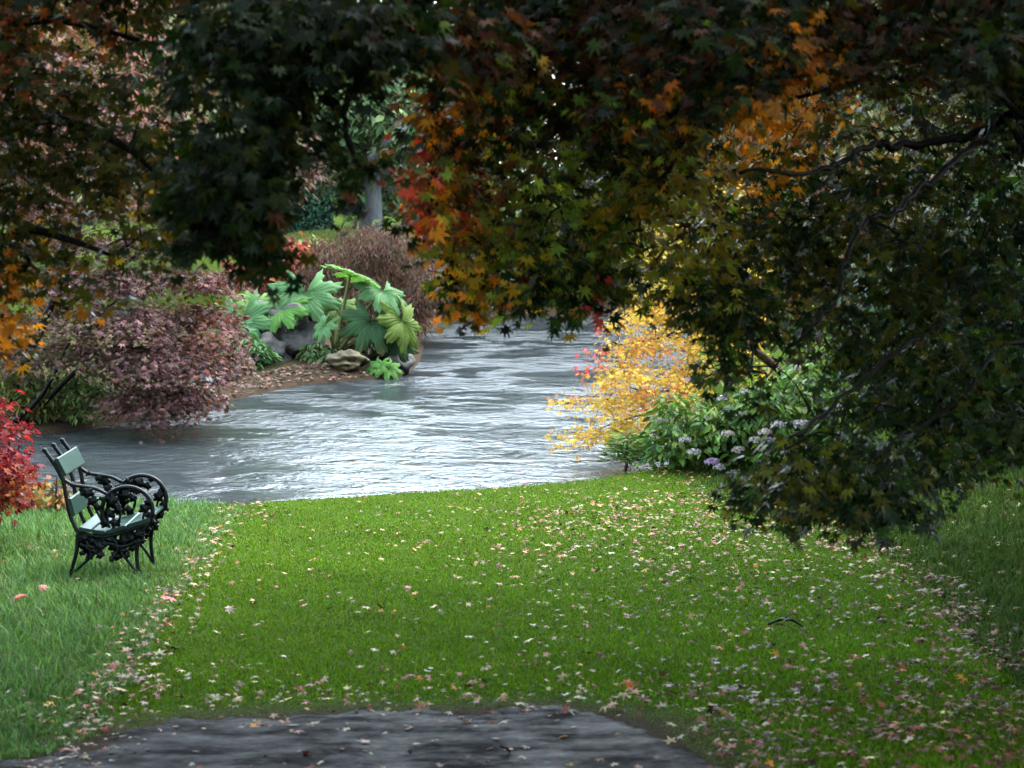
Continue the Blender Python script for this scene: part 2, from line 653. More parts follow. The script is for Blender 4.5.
def leaves_mesh(name, tpl, pos, tip, nrm, size, col, mat, parent):
    tv, tf = tpl
    n = len(pos)
    tip = unit(tip)
    nrm = unit(nrm - tip * np.sum(nrm * tip, 1, keepdims=True))
    sx = np.cross(tip, nrm)
    size = np.broadcast_to(size, (n,))
    # each leaf curls a little differently
    curl = rng.normal(1, .8, n)
    v = pos[:, None, :] + size[:, None, None] * (tv[None, :, 0, None] * sx[:, None, :] + tv[None, :, 1, None] * tip[:, None, :]
                                                 + (tv[None, :, 2] * curl[:, None])[:, :, None] * nrm[:, None, :])
    k = len(tv)
    f = (tf[None] + (np.arange(n) * k)[:, None, None]).reshape(-1, 4)
    c = np.repeat(np.clip(col, 0.002, .95), k, axis=0)
    v = v.reshape(-1, 3)
    deg = tf[:, 0] == tf[:, 3]
    if deg.any():                                # tiny triangles instead of a repeated corner
        extra = np.tile(deg, n)
        q = f.copy()
        q[extra, 3] = q[extra, 2]
        v2 = v
        me_f = []
        # split the degenerate ones into real triangles by building two face sets
        mb = MB()
        tri = f[extra][:, :3]
        quad = f[~extra]
        tri2 = np.concatenate([quad[:, [0, 1, 2]], quad[:, [0, 2, 3]], tri])
        return mesh_np(name, v2, tri2, mat, parent, c, False)
    return mesh_np(name, v, f, mat, parent, c, False)


def spray_leaves(anchors, radius, per, size, flat=.3, hang=.7, out_dir=None):
    """Leaves around anchor points: flattened drooping sprays. Returns pos, tip, nrm, size, anchor index."""
    anchors = np.asarray(anchors, float)
    na = len(anchors)
    radius = np.broadcast_to(radius, (na,))
    ai = np.repeat(np.arange(na), per)
    n = len(ai)
    th = rng.uniform(0, 2 * np.pi, n)
    rr = np.sqrt(rng.uniform(0, 1, n))
    r = radius[ai] * rr
    off = np.stack([np.cos(th) * r, np.sin(th) * r, rng.normal(0, flat, n) * radius[ai] - .35 * rr ** 2 * radius[ai]], 1)
    pos = anchors[ai] + off
    outw = np.stack([np.cos(th), np.sin(th), np.zeros(n)], 1) + rng.normal(0, .5, (n, 3))
    outw[:, 2] = 0
    tip = unit(outw) + np.array([0, 0, -1.0]) * (hang * rng.uniform(.3, 1.9, n))[:, None]
    nrm = np.array([0, 0, 1.0]) + rng.normal(0, .45, (n, 3)) + unit(outw) * .4
    sz = size * np.clip(rng.lognormal(-.06, .3, n), .45, 1.3)
    return pos, tip, nrm, sz, ai


def pick(n, cols, w=None, var=.22):
    cols = np.asarray(cols, float)
    w = np.asarray(w if w is not None else [1] * len(cols), float)
    i = rng.choice(len(cols), n, p=w / w.sum())
    return cols[i] * np.exp(rng.normal(0, var, (n, 1))) * np.exp(rng.normal(0, var * .35, (n, 3)))


def poly_anchors(poly, n, d0, d1):
    """n points in an outline seen in the picture, at depths of their own between d0 and d1."""
    poly = np.asarray(poly, float)
    lo, hi = poly.min(0), poly.max(0)
    got = []
    tot = 0
    while tot < n:
        c = rng.uniform(lo, hi, (n * 3, 2))
        c = c[in_poly(c[:, 0], c[:, 1], poly)]
        got.append(c)
        tot += len(c)
    c = np.concatenate(got)[:n]
    return PV(c[:, 0], c[:, 1], rng.uniform(d0, d1, n))


def twigs_to(mb, lines, anchors, r0=.007, r1=.0025, seg=4, lift=.12, limit=None):
    """Joins each anchor to the nearest wood grown so far; nearest ones first."""
    for L in lines:                              # the twigs' own wood runs on inside the boughs
        mb.tube(L, .003, 4, cap=False)
    sk = np.concatenate([np.asarray(L, float) for L in lines])
    anchors = np.asarray(anchors)
    d = np.min(np.linalg.norm(anchors[:, None, :] - sk[None], axis=2), 1)
    for i in np.argsort(d):
        a = anchors[i]
        dd = np.linalg.norm(sk - a, axis=1)
        j = int(np.argmin(dd))
        s = sk[j]
        L = dd[j]
        t = np.linspace(0, 1, seg + 1)[:, None]
        p = s + (a - s) * t + np.array([0, 0, lift * L]) * (np.sin(t * np.pi)) + rng.normal(0, .025 * L, (seg + 1, 3)) * np.sin(t * np.pi)
        mb.tube(p, np.linspace(min(r0, .003 + L * .006), r1, seg + 1), 4, cap=False)
        sk = np.vstack([sk, p[1:]])


# where the boughs end: the open view to the lawn, river and far bank below them
OPEN = [(283, 292), (292, 262), (285, 235), (284, 200), (298, 172), (325, 165), (340, 182), (352, 226), (366, 195), (392, 170), (396, 235), (412, 265), (408, 295), (425, 318), (432, 340), (470, 345),
        (535, 330), (575, 337), (608, 350), (625, 342), (655, 332), (688, 330), (702, 345), (705, 390), (722, 440), (715, 480), (697, 522), (740, 540), (790, 550), (830, 540), (890, 550), (945, 525), (985, 497), (1060, 490),
        (1060, 800), (-60, 800), (-60, 400), (0, 395), (45, 330), (90, 322), (130, 312), (180, 300), (215, 255), (235, 275), (255, 287)]
# thinner places in the boughs: x, y, half width, half height, share of leaves missing
THIN = [(665, 230, 45, 35, .35), (765, 415, 75, 60, .8), (900, 130, 90, 60, .5), (960, 230, 60, 60, .5), (850, 230, 60, 40, .4), (560, 150, 70, 60, .3), (396, 145, 24, 45, .6), (355, 130, 30, 50, .3), (100, 260, 90, 50, .6), (345, 170, 20, 25, .5), (320, 95, 34, 50, .6), (300, 165, 30, 30, .55), (205, 130, 30, 60, .3), (240, 80, 22, 26, .25), (830, 330, 70, 40, .45),
        (930, 330, 60, 40, .4), (900, 420, 60, 40, .35), (130, 130, 50, 60, .5), (60, 180, 50, 40, .4), (165, 10, 50, 26, .5), (195, 60, 26, 40, .3), (985, 470, 50, 30, .5), (700, 200, 40, 40, .4)]


def lumps(p, s, seed):
    return (np.sin(p[:, 0] * s + seed) * np.cos(p[:, 2] * s * 1.2 + seed * 2) + np.sin(p[:, 1] * s * .9 + p[:, 2] * s * .7 + seed * 3) * np.cos(p[:, 0] * s * 1.7 - seed)) / 2


def keep_leaves(pos, soft=6.0):
    u, v = project(pos)
    ins = in_poly(u, v, OPEN)
    d = poly_dist(u, v, OPEN) * np.where(ins, 1, -1)
    d = d + 13 * np.sin(u / 17 + 1.3 * np.sin(v / 23)) * np.sin(v / 15 + u / 41) + 7 * np.sin(u / 7.3) * np.sin(v / 8.1 + 1)
    k = (d < 14) & (rng.uniform(0, 1, len(u)) < np.clip((14 - d) / 42, 0.0, 1) ** .8)
    for (cx, cy, w, h, s_) in THIN:
        g_ = np.exp(-(((u - cx) / w) ** 2 + ((v - cy) / h) ** 2) ** 1.5)
        k &= rng.uniform(0, 1, len(u)) > s_ * g_
    k &= rng.uniform(0, 1, len(u)) > .75 * np.clip(lumps(pos, 6.0, 1.3) * 2.2 - .25, 0, 1)
    return k


# colours of leaves in autumn
DKG = (.012, .030, .009)
MGR = (.036, .078, .012)
OLV = (.075, .078, .010)
YEL = (.52, .33, .035)
ORG = (.68, .23, .018)
RED = (.62, .06, .05)
RUS = (.2, .065, .02)
PNK = (.42, .13, .13)
PUR = (.17, .045, .055)


def patch_colours(pos, default, patches):
    """Turned boughs, and boughs painted lighter to look lit: each patch = (x, y, radius, colour, strength) in picture coordinates of its bough."""
    n = len(pos)
    col = pick(n, default[0], default[1])
    u, v = project(pos)
    for (cx, cy, r, c, s) in patches:
        w = s * np.exp(-((u - cx) ** 2 + (v - cy) ** 2) / (r * r))
        hit = rng.uniform(0, 1, n) < w
        col[hit] = pick(int(hit.sum()), [c], None, .3)
    return col

# ------------------------------------------------------------------ grass
def blades(name, x, y, h, w, cols, lean, label):
    n = len(x)
    z = height(x, y)
    th = rng.uniform(0, 2 * np.pi, n)
    d = np.stack([np.cos(th), np.sin(th), 0 * th], 1)
    # blades face the open side mostly at random; each is a bent strip ending in a point
    sd_ = np.stack([-np.sin(th), np.cos(th), 0 * th], 1)
    base = np.stack([x, y, z - .004], 1)
    ln = (lean * rng.uniform(.2, 1.3, n) * h)[:, None]
    up = np.array([0, 0, 1.0])
    mid = base + d * ln * .35 + up * (h * .62)[:, None]
    tip = base + d * ln + up * h[:, None]
    ww = w[:, None]
    v = np.stack([base - sd_ * ww, base + sd_ * ww, mid + sd_ * ww * .7, mid - sd_ * ww * .7, tip], 1).reshape(-1, 3)
    i = np.arange(n)[:, None] * 5
    f = np.concatenate([i + np.array([0, 1, 2]), i + np.array([0, 2, 3]), i + np.array([3, 2, 4])])
    o = mesh_np(name, v, f, M['grass'], None, np.repeat(cols, 5, 0), True)
    return tag(o, label, 'grass', kind='stuff')


def left_edge(y):
    return np.interp(y, [6, 7.4, 10.1, 12.2, 15, 17.5, 19], [-1.55, -1.62, -1.83, -2.02, -2.22, -2.32, -2.4])


def right_edge(y):
    return np.interp(y, [6, 8, 9.6, 11.5, 13.6, 16, 17.6, 21], [2.0, 2.15, 2.3, 2.5, 2.62, 2.45, 1.75, 1.6])


def scatter_ground(n, y0, y1, pow_=1.6):
    """Ground points, denser near the camera, a little wider than the frame."""
    u = rng.uniform(0, 1, n)
    y = y0 + (y1 - y0) * u ** pow_
    x = rng.uniform(-.30, .30, n) * y
    return x, y


def lawn_ok(x, y):
    return (~in_poly(x, y, RIVER)) & (poly_dist(x, y, RIVER) > .04) & ((poly_dist(x, y, PATH) * np.where(in_poly(x, y, PATH), -1, 1)) > .03) & ~side_far(x, y)


def clump(x, y, s, seed=0):
    return (np.sin(x * s + seed) * np.sin(y * s * 1.13 + 1.7 * seed) + np.sin(x * s * 2.3 + y * s * 1.9 + seed * 2.1)
            + .6 * np.sin(x * s * 5.1 - y * s * 4.3 + seed)) / 2.6


x, y = scatter_ground(345000, 6.4, 21.5, 1.32)
mown = (x > left_edge(y)) & (x < right_edge(y)) & lawn_ok(x, y)
x, y = x[mown], y[mown]
edge = np.clip((poly_dist(x, y, PATH) - .0) / .5, .35, 1)
k = clump(x, y, 2.2, 1)
cols = pick(len(x), [(.115, .25, .008), (.165, .28, .012), (.08, .195, .007), (.2, .22, .025)], [4, 3, 3, .7], .18)
cols *= (1 + .16 * k + .12 * clump(x, y, .9, 6))[:, None]
blades('mown_grass', x, y, (.015 + .010 * rng.uniform(0, 1, len(x))) * edge, .0024 + .0016 * y / 18 + 0 * x, cols, .8, 'short mown grass of the middle strip of lawn')

x, y = scatter_ground(190000, 6.6, 21.5, 1.3)
rough = ((x < left_edge(y) + .03) | (x > right_edge(y) - .03)) & lawn_ok(x, y)
x, y = x[rough], y[rough]
k = clump(x, y, 3.1, 4)
k2 = clump(x, y, 7, 2)
h = np.clip(.055 + .025 * k + .02 * k2 + .02 * rng.normal(0, 1, len(x)), .02, .15)
h *= np.clip((np.abs(np.where(x < 0, x - left_edge(y), x - right_edge(y)))) / .35, .45, 1)
cols = pick(len(x), [(.115, .235, .08), (.165, .28, .11), (.085, .19, .06), (.21, .25, .14)], [4, 3, 3, .5], .2)
cols *= (1 + .15 * k2)[:, None]
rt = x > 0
cols[rt] = cols[rt] * np.array([.46, .42, .25])  # right side: less blue, and lawn shade painted in as darker blades
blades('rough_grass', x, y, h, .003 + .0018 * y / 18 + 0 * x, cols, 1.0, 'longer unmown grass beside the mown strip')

# far lawn across the river in front of the hedge
x = rng.uniform(-9, 2, 30000)
y = rng.uniform(50, 60, 30000)
blades('far_grass', x, y, .08 + .06 * rng.uniform(0, 1, len(x)), .012 + 0 * x, pick(len(x), [(.10, .14, .035), (.12, .155, .045)], None, .15), .7, 'grass in front of the far hedge')

# ------------------------------------------------------------------ fallen leaves
def litter(name, x, y, size, cols, lift, label, kind='stuff'):
    n = len(x)
    z = height(x, y) + lift
    th = rng.uniform(0, 2 * np.pi, n)
    tip = np.stack([np.cos(th), np.sin(th), rng.normal(0, .22, n)], 1)
    nrm = np.array([0, 0, 1.0]) + rng.normal(0, .28, (n, 3))
    o = leaves_mesh(name, MAPLE5, np.stack([x, y, z], 1), tip, nrm, size, cols, M['litter'], None)
    return tag(o, label, 'leaves', kind=kind)


def dens(x, y):
    le, re = left_edge(y), right_edge(y)
    mid = .07 + 1.0 * np.exp(-((x - 1.3) / 1.3) ** 2 - ((y - 16) / 2.6) ** 2) + .35 * np.exp(-((x - 1.6) / 1.2) ** 2 - ((y - 12) / 3) ** 2)
    el = .95 * np.exp(-((x - le) / .14) ** 2)
    er = 1.0 * np.exp(-((x - re + .05) / .22) ** 2)
    near = .35 * np.exp(-((y - 8.2) / .5) ** 2)
    d = np.where(x < le - .15, .025, np.where(x > re + .25, .10, mid))
    near = near + .9 * ((x > .7) & (y < 8.3)) + .5 * ((x > 1.6) & (y < 9.2))
    return np.clip(d + el + er + near, 0, 1) * (.75 + .5 * clump(x, y, 3.7, 9))


x, y = scatter_ground(52000, 6.4, 20.0, 1.0)
ok = (rng.uniform(0, 1, len(x)) < dens(x, y) * .62) & (~in_poly(x, y, RIVER)) & ~side_far(x, y) & (poly_dist(x, y, RIVER) > .1)
x, y = x[ok], y[ok]
onp = in_poly(x, y, PATH)
thin = ~onp | (rng.uniform(0, 1, len(x)) < .95)
x, y, onp = x[thin], y[thin], onp[thin]
n = len(x)
pale = pick(n, [(.27, .255, .21), (.30, .26, .14), (.24, .145, .11), (.20, .065, .04), (.08, .035, .02), (.34, .17, .03), (.26, .10, .10)], [3, 2.4, 3, 2, 2.4, 1.2, 2], .25)
pale = pale * np.array([1.25, 1.06, .8])
redr = (rng.uniform(0, 1, n) < .75 * np.exp(-((x - right_edge(y)) / .3) ** 2)) & (y < 15)
pale[redr] = pick(int(redr.sum()), [(.26, .08, .05), (.32, .15, .09), (.12, .05, .03)], None, .3)
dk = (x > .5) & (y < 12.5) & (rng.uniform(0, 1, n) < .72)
pale[dk] = pick(int(dk.sum()), [(.12, .05, .03), (.2, .09, .05), (.07, .035, .02)], None, .3)  # browner leaves at right, darkened to deepen the shade on the lawn
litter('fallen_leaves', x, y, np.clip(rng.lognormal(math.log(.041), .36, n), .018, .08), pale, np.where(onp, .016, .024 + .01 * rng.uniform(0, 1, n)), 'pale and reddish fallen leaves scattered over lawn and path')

# leaf litter along the far spit
x = rng.uniform(-4.4, -1.4, 2600)
y = rng.uniform(26.6, 31.2, 2600)
d = poly_dist(x, y, RIVER)
ok = ~in_poly(x, y, RIVER) & (d < .9)
x, y = x[ok], y[ok]
litter('bank_litter', x, y, rng.uniform(.06, .11, len(x)), pick(len(x), [(.15, .065, .04), (.2, .125, .07), (.08, .038, .024), (.17, .14, .10)], None, .3), .02 + 0 * x, 'brown and buff leaf litter along the spit across the river')

def single_leaf(px, py, size, col, label, lift=.05):
    g = G(px, py)
    o = leaves_mesh('fallen_leaf', MAPLE7, np.array([[0, 0, 0.0]]), np.array([[rng.normal(), rng.normal(), .15]]), np.array([[.1, -.5, 1.0]]), size, np.array([col]), M['litter'], None)
    o.location = (g[0], g[1], g[2] + lift)
    tag(o, label, 'leaf', 'large fallen leaves on the grass')


single_leaf(175, 607, .13, (.5, .06, .09), 'crimson fallen leaf on the seam between rough and mown grass below the bench')
single_leaf(24, 618, .12, (.4, .09, .05), 'rust red fallen leaf in the long grass at the left edge', .09)
single_leaf(36, 604, .09, (.42, .16, .14), 'pinkish fallen leaf in the long grass just above the rust red one', .09)
single_leaf(124, 700, .09, (.5, .2, .03), 'orange fallen leaf on the seam of the lawn near the path')
single_leaf(222, 619, .09, (.55, .4, .36), 'pale pink fallen leaf on mown grass right of the crimson leaf')
single_leaf(857, 670, .085, (.34, .06, .03), 'dark red fallen leaf on shaded lawn at the right')
single_leaf(967, 688, .085, (.45, .2, .02), 'yellow orange fallen leaf on shaded lawn near the right edge')
single_leaf(621, 698, .085, (.42, .10, .03), 'orange red fallen leaf at the lawn edge by the path')
single_leaf(719, 661, .08, (.45, .17, .05), 'orange fallen leaf on shaded lawn right of centre')

g = G(785, 630)
tw = empty('fallen_twig', (g[0], g[1], g[2] + .02), 'dark fallen twig lying on the shaded lawn', 'twig')
mb = MB()
mb.tube(np.array([(-.09, 0, .01), (-.03, .02, .03), (.04, .0, .035), (.09, -.03, .005)]) + np.array(tw.location), [.006, .008, .009, .004], 6)
mb.tube(np.array([(.0, .01, .032), (.02, .04, .055), (.03, .05, .05)]) + np.array(tw.location), [.005, .004, .002], 5)
mb.build('stem', M['bark'], tw)
leaves_mesh('dead_leaf', MAPLE5, np.array(tw.location) + np.array([(-.02, .0, .03), (.03, -.01, .035)]), np.array([(.5, -.6, .3), (-.6, -.4, .2)]), np.array([(0, -.4, 1.0), (.2, .3, 1)]),
            np.array([.06, .055]), np.array([(.03, .02, .015), (.045, .03, .02)]), M['litter'], tw)

# ------------------------------------------------------------------ the bench
def bench():
    sc = 13.0 / F
    g = G(102, 578)
    by = g[1]
    sc = by / F * 1.0
    ox, oz = g[0], hz(g[0], by)
    root = empty('garden_bench', (ox, by + .27, oz), 'small dark green cast iron garden bench with ornate leafy arms standing on rough grass', 'bench')
    W = .50

    def q(zx, zy, dy=0.0):
        """A point of the near side frame from its place in an enlarged view (4.8 times)."""
        px, py = 20 + zx / 4.8, 430 + zy / 4.8
        return P(px, py, by) + np.array([0, dy, 0])

    leaf_out = []
    for k_ in range(40):
        a = k_ / 40 * 2 * np.pi
        leaf_out.append((1 - .32 * (1 - abs(math.cos(2.5 * a))) ** 0.7) * np.array([math.cos(a), math.sin(a)]))
    leaf_out = np.array(leaf_out)

    def plate(mb, c, r, rot, th=.012):
        """A cast leaf: a lobed plate with a raised middle."""
        ca, sa = math.cos(rot), math.sin(rot)
        o2 = leaf_out * np.array([1.25, .95]) * r
        xy = np.stack([o2[:, 0] * ca - o2[:, 1] * sa, o2[:, 0] * sa + o2[:, 1] * ca], 1)
        m = len(xy)
        v = [c + np.array([a, -th / 2, b]) for a, b in xy] + [c + np.array([a, th / 2, b]) for a, b in xy]
        v += [c + np.array([0, -th * 1.3, 0]), c + np.array([0, th * 1.3, 0])]
        f = [(i, (i + 1) % m, m + (i + 1) % m, m + i) for i in range(m)]
        f += [(2 * m, (i + 1) % m, i, 2 * m) for i in range(m)] + [(2 * m + 1, m + i, m + (i + 1) % m, 2 * m + 1) for i in range(m)]
        mb.add(v, f)

    r_ = random.Random(3)
    for side in (0, 1):
        dy = side * W
        # frame: back upright above the seat, seat rail, scrolls below
        mb = MB()
        mb.tube(smooth_path([q(*t, dy) for t in ((285, 490), (340, 505), (400, 510), (460, 500), (540, 475), (620, 448))]), .013, 8)
        mb.tube(smooth_path([q(*t, dy) for t in ((280, 540), (330, 560), (390, 565), (430, 545), (480, 560), (540, 545), (600, 500))]), .011, 8)
        for (a, b, c) in (((300, 500), (330, 560), (345, 620)), ((400, 510), (390, 570), (370, 610)), ((430, 500), (470, 560), (450, 620)), ((520, 480), (500, 550), (470, 590)), ((590, 450), (560, 520), (530, 560))):
            mb.tube(smooth_path([q(*a, dy), q(*b, dy), q(*c, dy)]), .009, 6)
        fr = mb.build('side_frame', M['iron'], root)
        # armrest: sloping rail and a big round hoop of vine stems
        mb = MB()
        mb.tube(smooth_path([q(*t, dy) for t in ((205, 235), (250, 262), (310, 272), (365, 282), (412, 305))]), [.012] * 24 + [.013], 8)
        hoop = [(q(515 + 122 * math.cos(t), 388 - 115 * math.sin(t), dy)) for t in np.linspace(R(215), R(-62), 26)]
        mb.tube(hoop, .0145, 8)
        mb.tube(smooth_path([q(*t, dy) for t in ((420, 330), (470, 350), (480, 420), (440, 480))]), .009, 6)
        mb.tube(smooth_path([q(*t, dy) for t in ((300, 280), (345, 310), (360, 370), (395, 440))]), .009, 6)
        mb.tube(smooth_path([q(*t, dy) for t in ((470, 300), (430, 350), (420, 410), (430, 470))]), .008, 6)
        mb.tube(smooth_path([q(*t, dy) for t in ((630, 370), (600, 390), (590, 440), (600, 480))]), .008, 6)
        arm = mb.build('armrest', M['iron'], root)
        mb = MB()
        for (zx, zy, zr) in ((325, 300, 30), (350, 340, 26), (300, 285, 18), (372, 365, 20), (440, 340, 36), (425, 400, 32), (455, 445, 26), (500, 310, 32), (540, 325, 22),
                             (470, 380, 22), (410, 450, 24), (600, 375, 30), (615, 345, 18), (625, 415, 24), (445, 300, 18), (560, 295, 16), (640, 440, 14), (395, 330, 16), (250, 262, 14)):
            plate(mb, q(zx, zy, dy + r_.uniform(-.012, .012)), zr / 4.8 * sc, r_.uniform(0, 6.28))
        mb.build('vine_leaves', M['iron'], arm)
        mb = MB()
        for (zx, zy, zr) in ((305, 520, 26), (345, 535, 30), (320, 565, 26), (375, 555, 30), (385, 600, 20), (352, 580, 22), (425, 525, 28), (455, 560, 32), (500, 530, 34), (460, 605, 26),
                             (490, 580, 28), (535, 520, 30), (540, 565, 22), (570, 500, 26), (585, 530, 18), (440, 620, 14), (515, 600, 18), (295, 550, 20), (300, 590, 16), (405, 545, 20), (610, 470, 20)):
            plate(mb, q(zx, zy, dy + r_.uniform(-.012, .012)), zr / 4.8 * sc, r_.uniform(0, 6.28))
        mb.build('apron_leaves', M['iron'], fr)
        # legs
        mb = MB()
        mb.tube(smooth_path([q(*t, dy) for t in ((278, 490), (275, 560), (262, 620), (240, 690), (222, 728))]), np.linspace(.016, .011, 25), 8)
        mb.tube(smooth_path([q(*t, dy) for t in ((400, 555), (340, 610), (280, 665), (238, 700))]), np.linspace(.011, .009, 19), 6)
        mb.build('leg', M['iron'], root)
        mb = MB()
        mb.tube(smooth_path([q(*t, dy) for t in ((570, 520), (560, 590), (566, 660), (576, 726))]), np.linspace(.015, .011, 19), 8)
        mb.tube(smooth_path([q(*t, dy) for t in ((485, 590), (520, 630), (555, 680), (572, 712))]), np.linspace(.011, .009, 19), 6)
        mb.build('leg', M['iron'], root)
    # three uprights carry the back boards
    for j in range(3):
        mb = MB()
        dy = j * W / 2
        mb.tube(smooth_path([q(*t, dy) for t in ((118, 98), (165, 165), (205, 240), (222, 320), (238, 400), (262, 460), (280, 495))]), .0135, 8)
        c = q(118, 98, dy)
        mb.tube([c + np.array([-.012, 0, .004]), c + np.array([.012, 0, -.003])], [.015, .014], 8)
        mb.build('back_post', M['iron'], root)
    # boards
    def board(za, zb, th, name, y0=-.03, y1=W + .03, off=.022):
        a, b = q(*za), q(*zb)
        u = (b - a) / 2
        nrm = np.array([-u[2], 0, u[0]])
        nrm = nrm / np.linalg.norm(nrm)
        if nrm[0] < 0 and abs(nrm[0]) > .5: nrm = -nrm
        if nrm[2] < 0 and abs(nrm[2]) > .7: nrm = -nrm
        mb = MB()
        c = (a + b) / 2 + nrm * off + np.array([0, (y0 + y1) / 2, 0])
        mb.box(c, nrm * th, np.array([0, (y1 - y0) / 2, 0]), u, .006)
        return mb.build(name, M['board'], root, smooth=False)
    board((162, 142), (206, 226), .013, 'back_board')
    board((222, 330), (246, 415), .013, 'back_board')
    board((285, 478), (345, 490), .011, 'seat_board', off=.012)
    board((350, 491), (412, 499), .011, 'seat_board', off=.012)
    board((418, 499), (515, 470), .012, 'seat_board', off=.012)
    board((520, 468), (628, 436), .012, 'seat_board', off=.012)
    return root


bench()

# ------------------------------------------------------------------ trees and shrubs
def tree_root(name, base, label, cat='tree', group=None):
    return empty(name, base, label, cat, group)


# --- the big maple whose boughs hang over the view from the right
bx, by_ = 2.85, 8.7
A = tree_root('maple_tree', (bx, by_, hz(bx, by_)), 'large dark maple with trunk at the right edge, boughs hanging across the whole top', 'tree')
trunk = smooth_path([(bx + .02, by_, hz(bx, by_) - .1), (2.75, 8.65, 1.6), (2.5, 8.5, 2.5), (2.2, 8.35, 3.25), tuple(P(1004, 20, 8.25)), (1.85, 8.0, 4.6), (1.5, 7.6, 5.5), (1.1, 7.0, 6.4), (.7, 6.4, 7.2)])
mb = MB()
tr = np.interp(np.linspace(0, 1, len(trunk)), [0, .05, .3, .55, 1], [.24, .17, .12, .085, .03])
mb.tube(trunk, tr, 12)
mb.build('trunk', M['bark'], A)
skel = [trunk[len(trunk) // 4:]]
limbs = [
    [(2.3, 8.4, 3.0), P(1017, 90, 8.3), P(977, 77, 8.2), P(937, 62, 8.0), P(897, 53, 7.8), P(870, 60, 7.6), P(820, 50, 7.3)],
    [(2.3, 8.4, 3.0), P(1004, 98, 8.2), P(950, 88, 7.9), P(917, 78, 7.6), P(857, 82, 7.3), P(800, 95, 7.1)],
    [(2.2, 8.35, 3.25), P(1017, 32, 8.3), P(984, 37, 8.2), P(944, 63, 8.0)],
    [(2.55, 8.5, 2.4), P(1040, 122, 8.5), P(977, 133, 8.3), P(897, 147, 8.0), P(874, 143, 7.9), P(844, 160, 7.7), P(810, 173, 7.5), P(740, 170, 7.2)],
    [(2.55, 8.5, 2.4), P(1010, 128, 8.3), P(984, 140, 8.1), P(930, 180, 7.8), P(890, 213, 7.5), P(864, 223, 7.4), P(847, 253, 7.3), P(835, 300, 7.2), P(800, 340, 7.1)],
    [(2.62, 8.55, 2.1), P(1015, 250, 8.4), P(970, 300, 8.2), P(900, 350, 7.9), P(840, 400, 7.7), P(790, 440, 7.5)],
    [(2.65, 8.6, 1.95), P(1020, 340, 8.3), P(960, 400, 8.0), P(900, 440, 7.8)],
    [(1.95, 8.1, 4.2), P(880, -20, 7.9), P(780, 0, 7.8), P(680, 40, 7.9), P(580, 110, 8.0), P(500, 180, 8.0), P(455, 240, 8.0)],
    [P(780, 0, 7.8), P(720, 80, 7.6), P(680, 150, 7.5), P(640, 210, 7.5)],
    [(1.7, 7.8, 5.0), (.9, 7.2, 4.5), P(560, -40, 6.8), P(470, -10, 6.4), P(380, 10, 6.0), P(300, 70, 5.8), P(250, 140, 5.7), P(225, 200, 5.7)],
    [P(420, 0, 6.2), P(370, 60, 5.9), P(345, 120, 5.8), P(360, 180, 5.8)],
    [(1.5, 7.6, 5.5), (.4, 6, 5.4), (-.8, 4.5, 5.2), (-1.8, 3, 5.0)],
    [(1.1, 7.0, 6.4), (.6, 5, 6.0), (.2, 2.5, 5.4), (0, 0, 5.2)],
    [(1.85, 8.0, 4.6), (2.6, 6, 4.8), (3, 4, 4.8), (2.6, 1.5, 4.7)],
    [(1.5, 7.6, 5.5), (1.0, 9, 5.6), (.2, 10.2, 5.4), (-.6, 10.8, 5.1)],
    [(1.5, 7.6, 5.5), (2.2, 9.5, 5.6), (2.9, 11, 5.3)],
]
for i, L in enumerate(limbs):
    p = smooth_path([np.asarray(q) for q in L], 7)
    mb = MB()
    rr0 = .024 if i in (3, 0, 7, 9) else .016
    wig = rng.normal(0, .006, p.shape)
    wig[0] = 0
    p = p + wig
    mb.tube(p, np.linspace(rr0, .007, len(p)), 7)
    mb.build('branch', M['bark'], A)
    skel.append(p)

an = []
# left hanging lobe
an.append(poly_anchors([(215, 0), (420, 0), (400, 45), (350, 65), (312, 105), (295, 150), (292, 205), (265, 235), (225, 225), (205, 130), (200, 60)], 100, 5.4, 6.1))
an.append(poly_anchors([(205, 150), (285, 150), (280, 232), (240, 240), (215, 215)], 16, 5.4, 6.0))
an.append(np.array([P(278, 245, 5.7), P(262, 238, 5.6), P(252, 232, 5.8), P(288, 262, 5.7), P(196, 235, 5.7), P(200, 205, 5.8), P(352, 190, 5.8), P(345, 165, 5.8), P(362, 205, 5.8), P(395, 175, 5.8), P(330, 170, 5.9), P(370, 150, 5.8)]))
# top band across
an.append(poly_anchors([(400, 0), (1024, 0), (1024, 60), (860, 60), (700, 100), (560, 110), (430, 95)], 175, 6.0, 8.3))
# middle lobe
an.append(poly_anchors([(425, 100), (560, 90), (700, 90), (690, 190), (640, 230), (590, 305), (540, 300), (455, 300), (440, 250), (420, 200)], 150, 7.2, 8.4))
an.append(np.array([P(445, 310, 7.8), P(470, 315, 7.9), P(430, 215, 7.8), P(420, 195, 7.8), P(412, 178, 7.8), P(418, 150, 7.8), P(425, 235, 7.8), P(428, 270, 7.8), P(440, 120, 7.8), P(585, 318, 7.6), P(600, 300, 7.7)]))
an.append(poly_anchors([(400, -60), (1070, -60), (1070, 12), (400, 12)], 150, 6.5, 8.3))
an.append(poly_anchors([(610, 230), (725, 220), (725, 320), (640, 310)], 13, 7.4, 8.2))
